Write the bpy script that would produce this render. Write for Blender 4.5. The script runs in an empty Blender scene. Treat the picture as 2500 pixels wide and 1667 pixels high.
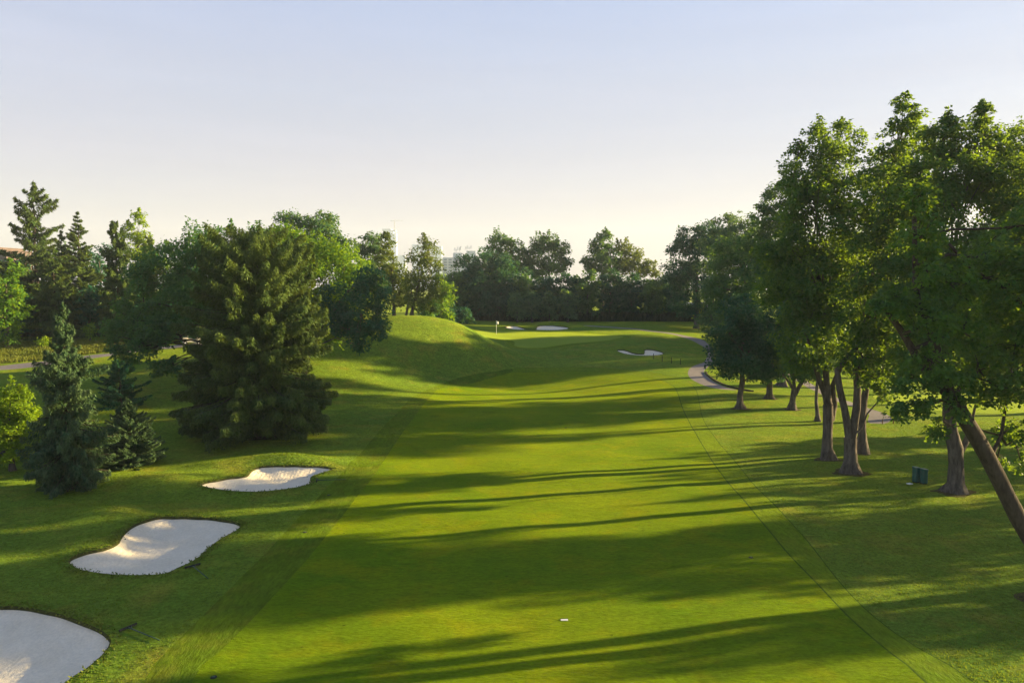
import bpy, bmesh, math, random
import numpy as np
from mathutils import Vector, Matrix
from mathutils.geometry import delaunay_2d_cdt
C = bpy.context.scene.collection
sc = bpy.context.scene
# ------------------------------------------------ camera
cam_d = bpy.data.cameras.new('camera'); cam = bpy.data.objects.new('camera', cam_d); C.objects.link(cam)
cam_d.sensor_width = 36; cam_d.lens = 25.71; cam_d.clip_end = 9000; cam_d.clip_start = .5
cam.location = (0, 0, 12); cam.rotation_euler = (math.radians(90-4.22), 0, 0)
sc.camera = cam
# ------------------------------------------------ sky, sun, exposure
SUN_EL, SUN_AZ = 11.0, 14.5          # elevation; bearing measured from +x towards +y
w = bpy.data.worlds.new("World"); sc.world = w; w.use_nodes = True
nt = w.node_tree; nt.nodes.clear()
out = nt.nodes.new('ShaderNodeOutputWorld'); bg = nt.nodes.new('ShaderNodeBackground')
sky = nt.nodes.new('ShaderNodeTexSky'); sky.sky_type = 'NISHITA'; sky.sun_disc = False
sky.sun_elevation = math.radians(SUN_EL); sky.sun_rotation = math.radians(90-SUN_AZ)
sky.altitude = 100; sky.air_density = 1.0; sky.dust_density = 1.6; sky.ozone_density = 2.2
# thin high morning veil: evens the physical sky towards lavender above and cream at the horizon
tcw = nt.nodes.new('ShaderNodeTexCoord'); sep = nt.nodes.new('ShaderNodeSeparateXYZ'); nt.links.new(tcw.outputs['Generated'], sep.inputs[0])
vr = nt.nodes.new('ShaderNodeValToRGB'); ve = vr.color_ramp.elements
for _ in range(4): ve.new(.5)
for k_, (p_, c_) in enumerate([(0.0, (2.55, 2.15, 2.35)), (.12, (2.5, 2.25, 2.65)), (.26, (2.25, 2.35, 3.05)), (.40, (1.85, 2.3, 3.55)), (.52, (1.15, 1.55, 2.7)), (.75, (.5, .85, 1.8))]): ve[k_].position = p_; ve[k_].color = (*c_, 1)
nt.links.new(sep.outputs['Z'], vr.inputs[0])
nz = nt.nodes.new('ShaderNodeTexNoise'); nz.inputs['Scale'].default_value = 2.2; nz.inputs['Detail'].default_value = 5; nz.inputs['Roughness'].default_value = .5
mpw = nt.nodes.new('ShaderNodeMapping'); mpw.inputs['Scale'].default_value = (.8, 1, 7); mpw.inputs['Rotation'].default_value = (0, .06, 0); nt.links.new(tcw.outputs['Generated'], mpw.inputs[0]); nt.links.new(mpw.outputs[0], nz.inputs['Vector'])
nr = nt.nodes.new('ShaderNodeMapRange'); nr.inputs['From Min'].default_value = .35; nr.inputs['From Max'].default_value = .75; nr.inputs['To Min'].default_value = .74; nr.inputs['To Max'].default_value = .84; nt.links.new(nz.outputs['Fac'], nr.inputs['Value'])
vm = nt.nodes.new('ShaderNodeMixRGB'); nt.links.new(nr.outputs[0], vm.inputs[0]); nt.links.new(sky.outputs[0], vm.inputs[1]); nt.links.new(vr.outputs[0], vm.inputs[2])
n2 = nt.nodes.new('ShaderNodeTexNoise'); n2.inputs['Scale'].default_value = 3.1; n2.inputs['Detail'].default_value = 7; n2.inputs['Roughness'].default_value = .62; n2.inputs['Distortion'].default_value = .4
mp2 = nt.nodes.new('ShaderNodeMapping'); mp2.inputs['Scale'].default_value = (1, .7, 11); mp2.inputs['Rotation'].default_value = (.05, -.10, .2); nt.links.new(tcw.outputs['Generated'], mp2.inputs[0]); nt.links.new(mp2.outputs[0], n2.inputs['Vector'])
r2w = nt.nodes.new('ShaderNodeMapRange'); r2w.inputs['From Min'].default_value = .45; r2w.inputs['From Max'].default_value = .8; r2w.inputs['To Min'].default_value = .99; r2w.inputs['To Max'].default_value = 1.045; nt.links.new(n2.outputs['Fac'], r2w.inputs['Value'])
vs_ = nt.nodes.new('ShaderNodeVectorMath'); vs_.operation = 'SCALE'; nt.links.new(vm.outputs[0], vs_.inputs[0]); nt.links.new(r2w.outputs[0], vs_.inputs['Scale'])
nt.links.new(vs_.outputs[0], bg.inputs[0]); bg.inputs[1].default_value = 0.05
nt.links.new(bg.outputs[0], out.inputs[0])
sd = bpy.data.lights.new('sun', 'SUN'); sun = bpy.data.objects.new('sun', sd); C.objects.link(sun)
sd.energy = 5.0; sd.angle = math.radians(.6); sd.color = (1.0, .77, .38)
_a, _e = math.radians(SUN_AZ), math.radians(SUN_EL)
sdir = Vector((math.cos(_a)*math.cos(_e), math.sin(_a)*math.cos(_e), math.sin(_e)))
sun.rotation_euler = sdir.to_track_quat('Z', 'Y').to_euler(); sun.location = (60, 20, 60)
sc.view_settings.view_transform = 'Standard'; sc.view_settings.look = 'None'
sc.view_settings.exposure = 2.36; sc.view_settings.gamma = 1
cy = sc.cycles; cy.use_denoising = True; cy.max_bounces = 9; cy.diffuse_bounces = 7; cy.glossy_bounces = 2
cy.transmission_bounces = 3; cy.volume_bounces = 0; cy.sample_clamp_indirect = 4
HAZE = True; HAZE_D = .00022
# ------------------------------------------------ terrain
# ---- terrain height (metres) from spot heights estimated from image pixels: (x, y, z)
SPOTS = np.array([
 (0,0,0),(-15,0,0),(15,0,0),(-15,20,0),(0,20,0),(12,20,0),(25,25,0),(45,20,0),(70,20,-.3),(-30,20,.1),(-55,20,.3),
 (0,40,0),(12,45,0),(25,45,0),(45,45,-.1),(70,50,-.3),(-14,40,0),(-26,43,.1),(-40,40,.6),(-60,45,1.0),(-85,40,1.5),
 (0,60,0),(12,60,0),(27,65,0),(35,65,0),(55,70,-.2),(80,75,-.3),(-19.5,57,.5),(-33,48,.35),(-12,62,.4),(-36,70,2.0),(-50,62,1.9),(-80,70,2.6),
 (0,75,.35),(12,78,.5),(22,80,.8),(35,85,.5),(52,92,.1),(80,100,0),(-10,74,.6),(-18,72,1.0),
 (-57,82,3.0),(-48.5,88,3.9),(-40,94,4.5),(-66,95,4.3),(-60,102,5.0),(-45,104,5.3),(-90,100,5),
 (-2,92,1.7),(10,92,1.3),(21,88,1.4),(30,96,1.6),(-13,80,1.35),(-9,86,1.7),
 (0,106,3.2),(12,106,3.1),(24,106,2.9),(34,112,2.6),(48,120,1.8),
 (3,115,3.9),(12,114,3.8),(22,118,3.7),(-3,124,4.2),(6,122,4.15),(16,124,4.2),(24,130,4.1),(36,135,3.6),
 (4,132,4.4),(14,134,4.45),(0,142,4.75),(12,144,4.8),(26,144,4.7),(40,148,4.6),(-12,140,5.2),
 (-12.8,95,7.5),(-17,94,7.3),(-7,97,7.0),(-4,98,5.6),(0,101,3.5),(-21,87,5.0),(-26,93,6.3),(-9,91,4.0),(-14,87,3.9),
 (-14,106,7.3),(-22,108,7.6),(-32,105,6.5),(-8.5,112,5.8),(-15,122,7.0),(-28,124,7),
 (-2.5,108,3.7),(-2.5,113,3.8),(-2.5,118,3.95),(-5.5,118,4.4),(-7,106,6.4),(-9,118,5.2),(-4.5,103,5.0),(0,155,5),(20,160,5),(45,160,5),(-20,150,6),(-45,140,6),(-80,130,6),(-60,160,6),(70,150,3),(0,200,5),(-90,200,6),(90,200,3)],dtype=float)
BUMPS = [(-15.5,48.6,.75,3.6,1.5),(-19.5,47.2,.3,2.2,1.1),(-21.4,37.6,.5,2.2,1.5),(-21.5,44.2,.45,3.5,1.8),(-16,42.3,.35,3.0,1.3),
         (-19.5,33.4,.35,2.0,1.6),(9.5,104.0,.25,4,2),(17.5,106.2,.45,3.0,1.6),(8,145.0,.5,4,1.8),(-16.5,31.0,.25,3,1.5)]
def _u(r2):
    return np.where(r2>1e-9, r2*np.log(r2+1e-12), 0.0)
def _fit():
    P=SPOTS[:,:2]/50; z=SPOTS[:,2]; n=len(P)
    d2=((P[:,None]-P[None])**2).sum(-1)
    A=np.zeros((n+3,n+3)); A[:n,:n]=_u(d2)+np.eye(n)*0.004
    A[:n,n]=1; A[:n,n+1:]=P; A[n,:n]=1; A[n+1:,:n]=P.T
    return P, np.linalg.solve(A, np.concatenate([z,[0,0,0]]))
_P,_W=_fit()
def H(x,y):
    """ground height, any array shape"""
    x=np.asarray(x,float); y=np.asarray(y,float); sh=x.shape
    x=x.ravel(); y=y.ravel()
    cx=np.clip(x,-90,90)/50; cy=np.clip(y,0,200)/50
    out=np.empty(len(x))
    for i in range(0,len(x),20000):
        s=slice(i,i+20000)
        d2=(cx[s,None]-_P[None,:,0])**2+(cy[s,None]-_P[None,:,1])**2
        out[s]=_u(d2)@_W[:-3]+_W[-3]+cx[s]*_W[-2]+cy[s]*_W[-1]
    for bx,by,h,rx,ry in BUMPS:
        out+=h*np.exp(-((x-bx)/rx)**2-((y-by)/ry)**2)
    out+=0.05*np.sin(x*.31+1.3*np.sin(y*.17))*np.sin(y*.27+np.sin(x*.13))+0.03*np.sin(x*.8+y*.3)*np.sin(y*.66-x*.21)
    return out.reshape(sh)
# ------------------------------------------------ converted from image pixels: outlines, crown masses and stems (metres)
OUT = {
'bunker_near': [(-19.36,26.85),(-18.31,26.75),(-16.82,26.20),(-15.20,25.35),(-14.24,24.75),(-13.66,24.10),(-13.49,23.25),(-13.57,22.30),(-13.70,21.60),(-13.40,19.90),(-14.08,18.30),(-16.65,18.65),(-19.25,20.65),(-21.00,23.75),(-20.80,26.15)],
'bunker_mid': [(-19.35,31.10),(-19.43,31.55),(-19.17,31.90),(-18.52,32.40),(-18.27,33.05),(-18.57,34.00),(-19.06,35.60),(-18.90,36.60),(-18.38,37.40),(-17.15,37.60),(-15.95,37.50),(-15.07,37.25),(-14.21,36.80),(-13.70,36.20),(-13.68,35.40),(-13.91,34.30),(-13.94,33.00),(-13.82,31.75),(-13.91,30.90),(-14.19,30.25),(-14.48,29.80),(-15.15,29.65),(-16.07,29.65),(-17.08,29.80),(-18.15,30.15),(-18.83,30.55)],
'bunker_upper': [(-18.71,43.15),(-18.25,44.15),(-17.62,45.10),(-16.87,45.60),(-16.83,46.55),(-16.33,47.05),(-15.10,47.15),(-13.67,47.25),(-12.45,47.40),(-11.73,47.15),(-12.07,46.65),(-12.62,45.85),(-12.62,45.15),(-12.33,44.10),(-12.57,43.35),(-13.20,42.50),(-14.28,41.80),(-15.07,41.60),(-16.38,41.65),(-17.72,42.20)],
'bunker_back': [(-1.31,135.55),(-0.74,138.90),(0.00,139.65),(0.99,139.00),(1.71,136.45),(2.39,133.85),(3.57,133.20),(4.43,134.00),(4.69,138.00),(5.40,140.55),(7.05,140.75),(8.74,139.75),(10.11,137.90),(10.63,135.05),(9.49,132.70),(7.78,131.80),(5.67,132.00),(2.36,131.85),(0.47,132.10),(-0.72,133.30)],
'bunker_front': [(14.98,104.50),(15.74,104.55),(16.42,104.10),(17.29,102.60),(18.33,102.25),(18.71,103.05),(19.01,104.50),(19.57,105.00),(20.51,105.00),(21.33,104.40),(21.47,103.05),(20.64,101.85),(19.25,101.30),(17.79,101.25),(16.43,101.85),(15.51,103.00)],
'green': [(18.06,118.70),(17.32,120.95),(13.26,123.55),(6.85,127.70),(0.00,129.10),(-3.42,127.35),(-5.50,125.00),(-6.50,120.00),(-5.00,116.00),(0.00,114.30),(0.39,109.80),(1.55,108.25),(3.89,108.60),(6.48,109.60),(8.94,110.90),(14.21,113.40)],
'fairway': [(-8.10,81.35),(-5.86,84.30),(-1.41,90.40),(0.77,92.10),(6.91,93.15),(12.28,91.60),(16.88,86.95),(18.24,82.45),(17.79,77.60),(16.61,70.15),(15.50,62.20),(14.48,54.05),(13.60,46.45),(13.04,39.50),(12.61,33.70),(12.46,29.80),(12.35,26.00),(12.52,23.25),(12.65,21.45),(12.00,16.00),(11.50,8.00),(-8.00,8.00),(-7.60,16.00),(-9.78,21.50),(-9.71,23.30),(-9.38,26.55),(-9.09,31.30),(-8.97,38.25),(-8.78,45.95),(-8.91,53.50),(-8.84,65.00),(-8.64,75.35)],
'first_cut': [(-9.23,80.60),(-6.98,85.65),(-3.03,90.25),(0.78,93.30),(7.05,94.95),(12.55,93.65),(17.45,89.95),(20.24,85.75),(20.43,81.10),(19.17,74.25),(17.39,65.85),(16.38,58.60),(15.56,50.10),(14.83,44.20),(14.37,37.90),(13.92,32.90),(13.28,27.65),(13.40,24.65),(13.81,23.00),(14.11,21.45),(14.00,16.00),(13.50,8.00),(-9.80,8.00),(-9.40,16.00),(-11.27,21.55),(-11.45,23.35),(-11.38,26.65),(-11.18,31.25),(-11.13,38.50),(-10.96,46.95),(-10.87,54.45),(-10.70,66.90),(-10.28,75.80)],
'path_left': [(-60.52,79.10),(-56.60,80.40),(-54.11,81.60),(-52.43,82.65),(-49.51,85.50),(-47.83,87.20),(-45.10,91.05),(-42.62,93.55),(-40.47,95.00),(-38.92,95.45),(-39.64,97.25),(-41.40,97.20),(-43.68,95.90),(-46.52,93.95),(-48.88,89.15),(-50.92,87.95),(-55.10,85.25),(-58.33,82.90),(-62.33,81.50)],
'path_right': [(14.91,139.00),(25.35,131.20),(27.26,129.10),(28.92,126.25),(29.57,120.55),(29.37,115.10),(29.40,111.25),(28.43,105.75),(26.87,100.55),(25.70,97.45),(24.92,96.45),(23.59,94.55),(22.36,91.90),(21.55,89.00),(21.28,86.75),(21.38,84.95),(21.83,82.00),(22.58,80.45),(23.29,79.90),(24.78,79.95),(24.06,81.05),(23.56,84.30),(23.60,87.90),(24.05,91.05),(25.14,93.70),(26.79,97.60),(28.08,101.35),(29.67,107.50),(30.82,113.95),(32.03,123.40),(29.93,128.65),(27.19,132.15),(25.79,133.50),(15.13,141.05)],
'path_far': [(31.89,64.40),(33.04,64.20),(34.30,65.50),(35.04,66.95),(35.48,69.30),(35.26,71.95),(35.22,75.95),(34.82,78.80),(35.40,84.30),(35.96,88.90),(36.36,92.40),(36.26,96.40),(35.91,101.35),(34.28,99.15),(34.75,94.55),(34.68,91.10),(34.39,86.85),(34.09,82.00),(33.73,76.30),(34.00,72.25),(34.07,69.65),(33.50,67.85),(32.55,66.20)],
'far_fairway': [(40.39,80.70),(46.64,84.15),(54.32,84.30),(64.10,83.85),(68.73,80.40),(61.46,71.80),(51.40,69.85),(43.49,70.65),(39.49,72.70),(38.72,76.40)],
}
TREES = {
'R5': ((22.19, 50.4),[(21.2, 51.4, 23.08, 0.55), (23.32, 52.4, 23.36, 0.5), (19.45, 50.4, 21.27, 0.6), (21.33, 51.4, 21.75, 1.59), (23.36, 52.4, 22.24, 1.43), (19.79, 50.4, 19.52, 1.8), (22.77, 50.4, 18.94, 2.25), (20.36, 49.4, 16.65, 2.5), (18.89, 50.4, 14.82, 2.16), (22.73, 49.4, 15.35, 2.5), (20.18, 49.4, 12.73, 2.5), (19.43, 51.4, 11.09, 1.68), (22.6, 50.4, 10.8, 2.55), (19.85, 49.4, 9.06, 1.71), (21.38, 49.4, 7.44, 1.24), (19.64, 50.4, 7.19, 1.08), (19.39, 52.4, 12.62, 1.56)]),
'R6': ((22.05, 46.8),[(23.58, 46.8, 19.53, 1.81), (24.34, 46.8, 21.15, 1.34), (24.56, 46.8, 22.49, 0.72), (24.49, 46.8, 23.64, 0.42), (25.18, 46.8, 22.84, 0.5), (22.48, 45.8, 13.62, 2.32), (23.58, 45.8, 16.84, 2.45), (22.18, 45.8, 10.64, 2.32), (23.5, 44.8, 12.13, 2.27), (22.34, 46.8, 7.82, 1.45), (23.88, 45.8, 8.87, 1.85), (22.88, 45.8, 6.25, 0.82), (23.61, 45.8, 5.29, 0.68)]),
'R7': ((25.27, 52.4),[(28.46, 52.4, 19.06, 2.34), (29.67, 53.4, 21.82, 1.75), (25.3, 54.4, 12.64, 2.59), (27.97, 54.4, 10.06, 2.59), (29.29, 52.4, 13.86, 2.5), (26.14, 52.4, 6.69, 1.56), (29.44, 53.4, 8.19, 2.23)]),
'R8': ((26.08, 42.35),[(25.08, 43.35, 20.47, 1.42), (26.98, 43.35, 20.6, 1.29), (27.31, 43.35, 21.72, 0.62), (27.35, 43.35, 22.39, 0.36), (25.41, 43.35, 21.72, 0.46), (23.76, 42.35, 17.46, 2.14), (26.1, 42.35, 17.95, 2.14), (28.73, 43.35, 18.6, 1.94), (29.48, 42.35, 17.46, 2.27), (24.54, 41.35, 14.44, 2.34), (27.1, 41.35, 14.44, 2.34), (23.18, 41.35, 11.76, 2.09), (25.17, 40.35, 11.04, 2.28), (28.35, 41.35, 11.51, 2.34), (22.82, 41.35, 8.68, 1.62), (24.33, 40.35, 8.27, 1.8), (27.67, 42.35, 8.47, 2.02), (31.36, 43.35, 14.56, 2.32), (30.48, 44.35, 20.29, 1.58)]),
'R9': ((20.8, 27.0),[(14.97, 27.0, 13.83, 0.74), (14.59, 27.0, 11.52, 0.68), (15.37, 26.5, 10.82, 0.79), (13.88, 27.0, 11.28, 0.55), (16.24, 27.0, 12.32, 0.96), (14.98, 26.5, 12.63, 0.63), (15.38, 28.0, 15.45, 0.67), (16.73, 27.0, 10.39, 0.8), (15.28, 26.5, 9.31, 0.63), (16.5, 26.7, 7.68, 0.51), (18.83, 28.0, 12.33, 1.58), (20.29, 29.0, 13.71, 1.55), (19.35, 28.0, 10.34, 1.42), (18.0, 28.0, 8.82, 1.03), (16.09, 27.0, 8.45, 0.77), (14.54, 27.0, 8.61, 0.61), (14.34, 27.0, 7.55, 0.42), (15.31, 27.0, 7.63, 0.48), (16.51, 28.0, 6.54, 0.33), (20.15, 29.0, 6.34, 0.66), (18.72, 28.0, 7.81, 0.67), (21.19, 30.0, 4.77, 0.46), (20.88, 28.0, 11.34, 2.33), (20.88, 28.0, 14.31, 2.17), (21.08, 27.0, 8.94, 2.09), (19.48, 27.0, 8.45, 0.96), (22.17, 27.0, 12.16, 2.09), (19.52, 29.0, 5.01, 0.38)]),
'R1': ((22.25, 70.65),[(22.03, 70.65, 9.48, 1.89), (20.81, 70.65, 7.8, 1.89), (23.55, 70.65, 7.59, 2.02), (20.43, 70.65, 5.68, 1.68), (22.23, 69.65, 5.57, 2.07), (24.24, 70.65, 5.26, 1.68), (21.31, 70.65, 4.2, 1.18), (23.86, 70.65, 3.77, 1.05), (22.97, 71.65, 10.3, 1.28)]),
'R2': ((26.78, 75.6),[(26.96, 75.6, 8.86, 2.25), (28.15, 75.6, 6.6, 2.03), (26.12, 75.6, 6.6, 2.03), (27.54, 75.6, 4.11, 1.71), (25.98, 75.6, 3.43, 1.13), (28.67, 75.6, 4.33, 1.26)]),
'R3': ((27.2, 70.5),[(27.28, 70.5, 7.81, 2.1), (28.79, 70.5, 6.54, 1.89), (26.3, 70.5, 5.28, 1.26), (28.22, 70.5, 4.43, 1.47), (29.71, 70.5, 4.0, 1.05)]),
'R4': ((27.58, 65.3),[(27.73, 65.3, 10.45, 2.33), (28.97, 65.3, 8.12, 2.14), (27.46, 65.3, 6.55, 1.55), (28.04, 65.3, 12.77, 2.33)]),
'M1': ((-27.26, 72.0),[(-32.22, 74.0, 15.49, 2.73), (-27.72, 72.0, 15.82, 2.57), (-34.18, 72.0, 13.49, 3.09), (-29.74, 71.0, 12.42, 3.38), (-36.21, 72.0, 10.51, 2.91), (-31.87, 70.0, 10.76, 2.75), (-37.58, 72.0, 8.49, 2.23), (-33.47, 69.0, 8.39, 1.81), (-35.19, 69.0, 6.45, 1.73), (-36.86, 69.0, 5.75, 1.31), (-32.71, 68.0, 4.61, 1.05), (-31.65, 68.0, 4.78, 0.65), (-26.31, 72.0, 12.85, 3.43), (-28.52, 72.0, 10.29, 2.57), (-37.66, 69.0, 6.45, 0.82), (-25.28, 73.0, 16.3, 1.96)]),
'M2': ((-25.92, 82.0),[(-27.93, 82.0, 16.11, 2.68), (-24.72, 81.0, 16.06, 2.89), (-22.58, 81.0, 15.35, 2.89), (-19.71, 80.0, 14.36, 3.1), (-22.32, 79.0, 12.0, 4.0), (-18.33, 80.0, 12.0, 2.95), (-20.24, 78.0, 9.22, 3.48), (-17.78, 82.0, 13.94, 2.05), (-16.84, 82.0, 12.0, 1.71), (-22.43, 79.0, 6.83, 2.12), (-26.07, 82.0, 12.97, 3.9), (-18.88, 78.0, 7.59, 1.49), (-26.16, 82.0, 9.08, 3.42)]),
'M3': ((-27.48, 97.0),[(-28.84, 97.0, 20.22, 2.31), (-30.14, 97.0, 18.51, 2.08), (-27.26, 97.0, 19.37, 1.96), (-25.07, 97.0, 19.93, 2.48), (-23.72, 97.0, 18.51, 1.79), (-25.87, 97.0, 17.09, 3.23), (-29.04, 97.0, 16.24, 3.87), (-22.73, 97.0, 16.24, 2.6)]),
'M4': ((-21.41, 74.0),[(-14.11, 74.0, 11.56, 1.94), (-15.03, 73.0, 9.4, 2.26), (-13.66, 73.0, 7.88, 1.39), (-16.57, 73.0, 8.31, 1.65), (-15.22, 72.0, 6.43, 0.69), (-15.28, 72.0, 7.72, 1.03), (-17.42, 74.0, 10.68, 2.2), (-14.53, 74.0, 12.88, 1.59)]),
'yel': ((-32.18, 46.35),[(-31.87, 46.35, 5.34, 0.72), (-31.17, 46.35, 5.34, 0.44), (-32.19, 46.35, 4.36, 1.1), (-31.04, 46.35, 3.94, 0.72), (-31.71, 46.35, 2.95, 1.16), (-32.68, 46.35, 3.09, 1.1), (-32.33, 46.35, 1.68, 0.94), (-31.48, 46.35, 1.82, 0.72), (-32.9, 46.35, 1.4, 0.83)]),
'C3': ((-15.17, 108.0),[(-12.2, 108.0, 17.41, 1.67), (-13.81, 108.0, 16.46, 1.93), (-12.01, 109.0, 15.22, 1.56), (-13.52, 108.0, 13.28, 2.19), (-14.81, 108.0, 12.0, 1.93), (-12.24, 108.0, 12.64, 2.06), (-14.19, 108.0, 10.08, 1.67), (-11.94, 108.0, 10.08, 1.67), (-12.83, 108.0, 18.87, 0.77), (-11.17, 110.0, 12.0, 1.57)]),
'C1': ((-22.0, 120.0),[(-23.12, 120.0, 19.35, 1.71), (-24.69, 120.0, 18.65, 1.07), (-23.01, 120.0, 16.89, 2.5), (-21.77, 120.0, 14.41, 2.64), (-23.55, 120.0, 13.7, 2.64), (-21.8, 120.0, 11.57, 2.5), (-22.4, 120.0, 20.2, 1.07)]),
'C2': ((-18.71, 116.0),[(-19.95, 116.0, 18.84, 1.24), (-20.32, 116.0, 16.79, 1.8), (-18.97, 116.0, 14.74, 2.07), (-17.48, 116.0, 13.37, 1.8), (-19.35, 116.0, 11.66, 2.21), (-17.3, 116.0, 10.63, 1.8), (-19.94, 116.0, 19.86, 0.69)]),
'C5': ((-6.13, 156.0),[(-6.1, 156.0, 17.53, 3.16), (-9.33, 156.0, 16.61, 2.97), (-2.4, 156.0, 16.61, 3.16), (-11.2, 156.0, 12.92, 3.16), (-6.99, 155.0, 12.46, 4.43), (-1.48, 156.0, 12.92, 4.09), (-9.83, 156.0, 8.3, 3.34), (-5.16, 155.0, 8.32, 3.69), (-1.48, 156.0, 8.3, 3.34), (0.84, 157.0, 13.86, 3.36)]),
'C6': ((-1.68, 176.0),[(-3.54, 176.0, 22.79, 2.72), (-4.79, 176.0, 20.72, 2.41), (-1.66, 176.0, 21.55, 2.72), (0.94, 176.0, 20.72, 2.41), (2.5, 176.0, 18.65, 2.72), (-0.63, 176.0, 17.61, 3.25), (4.07, 176.0, 17.09, 2.72), (-3.75, 176.0, 16.58, 3.98)]),
'C6b': ((9.01, 176.0),[(6.66, 176.0, 22.79, 1.99), (9.57, 176.0, 23.3, 1.99), (11.34, 176.0, 21.24, 2.41), (7.7, 176.0, 20.2, 3.25), (5.62, 176.0, 19.69, 2.41), (9.8, 176.0, 18.13, 3.46), (6.15, 176.0, 16.58, 3.46), (12.09, 176.0, 18.13, 1.89)]),
'C7': ((22.14, 178.0),[(22.5, 178.0, 24.16, 1.59), (21.47, 178.0, 21.87, 2.75), (23.38, 178.0, 20.3, 2.75), (20.96, 178.0, 19.25, 3.28), (18.87, 178.0, 17.68, 2.44), (23.09, 178.0, 17.15, 2.97), (20.62, 178.0, 22.91, 1.59)]),
'C8': ((29.36, 180.0),[(28.1, 180.0, 21.45, 2.04), (25.97, 180.0, 21.98, 1.39), (29.18, 180.0, 19.86, 2.46), (27.07, 180.0, 18.27, 2.79), (31.33, 180.0, 18.27, 2.46), (33.27, 180.0, 17.21, 1.93), (29.22, 180.0, 16.68, 3.0), (35.11, 180.0, 15.41, 1.29)]),
'C9': ((35.59, 141.0),[(34.47, 141.0, 21.96, 3.02), (36.96, 141.0, 22.38, 2.85), (32.86, 141.0, 19.07, 3.19), (36.22, 141.0, 17.83, 3.86), (32.09, 141.0, 15.33, 3.02), (35.47, 141.0, 12.83, 3.86), (33.86, 141.0, 9.49, 3.02), (37.66, 141.0, 7.82, 3.02), (39.5, 141.0, 20.31, 3.36)]),
'C10': ((37.43, 120.0),[(34.27, 120.0, 21.89, 2.14), (36.38, 120.0, 22.59, 1.86), (33.62, 120.0, 19.07, 2.86), (36.81, 120.0, 19.07, 3.14), (38.52, 120.0, 21.89, 1.71), (33.71, 120.0, 14.84, 3.14), (33.08, 120.0, 10.58, 2.86), (32.8, 120.0, 6.65, 2.14)]),
'C11': ((32.38, 100.0),[(30.39, 100.0, 17.31, 2.74), (32.49, 100.0, 16.13, 2.74), (29.87, 100.0, 14.36, 2.74), (28.74, 100.0, 11.7, 2.38), (32.28, 100.0, 12.59, 2.98), (30.57, 100.0, 9.63, 2.74), (33.62, 100.0, 18.48, 2.38)]),
'C12': ((31.2, 84.0),[(30.83, 84.0, 22.35, 2.1), (29.37, 84.0, 21.62, 1.5), (32.3, 84.0, 22.84, 2.0), (28.93, 84.0, 19.41, 1.9), (30.93, 84.0, 18.92, 2.5), (28.0, 84.0, 16.95, 1.8), (30.03, 84.0, 15.47, 2.8), (32.53, 84.0, 14.98, 3.0), (29.11, 84.0, 12.5, 2.3), (32.14, 84.0, 11.0, 3.0), (28.07, 84.0, 13.99, 1.7)]),
'T4': ((-63.69, 125.0),[(-63.35, 125.0, 24.34, 0.82), (-62.96, 125.0, 23.03, 1.04), (-64.9, 125.0, 22.3, 0.89), (-63.78, 125.0, 20.83, 1.34), (-62.31, 125.0, 20.47, 1.12), (-65.76, 125.0, 21.2, 0.67), (-63.27, 125.0, 18.63, 1.79), (-64.78, 125.0, 17.9, 1.49), (-61.82, 125.0, 17.9, 1.34), (-63.38, 125.0, 15.69, 1.93)]),
'R10': ((28.6, 30.5),[(27.4, 30.5, 14.87, 1.82), (29.45, 30.5, 11.28, 1.63), (25.28, 29.5, 12.17, 1.58), (25.49, 30.5, 16.64, 1.45), (28.65, 30.5, 17.52, 1.45), (31.02, 30.5, 14.51, 1.63)]),
}
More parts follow.
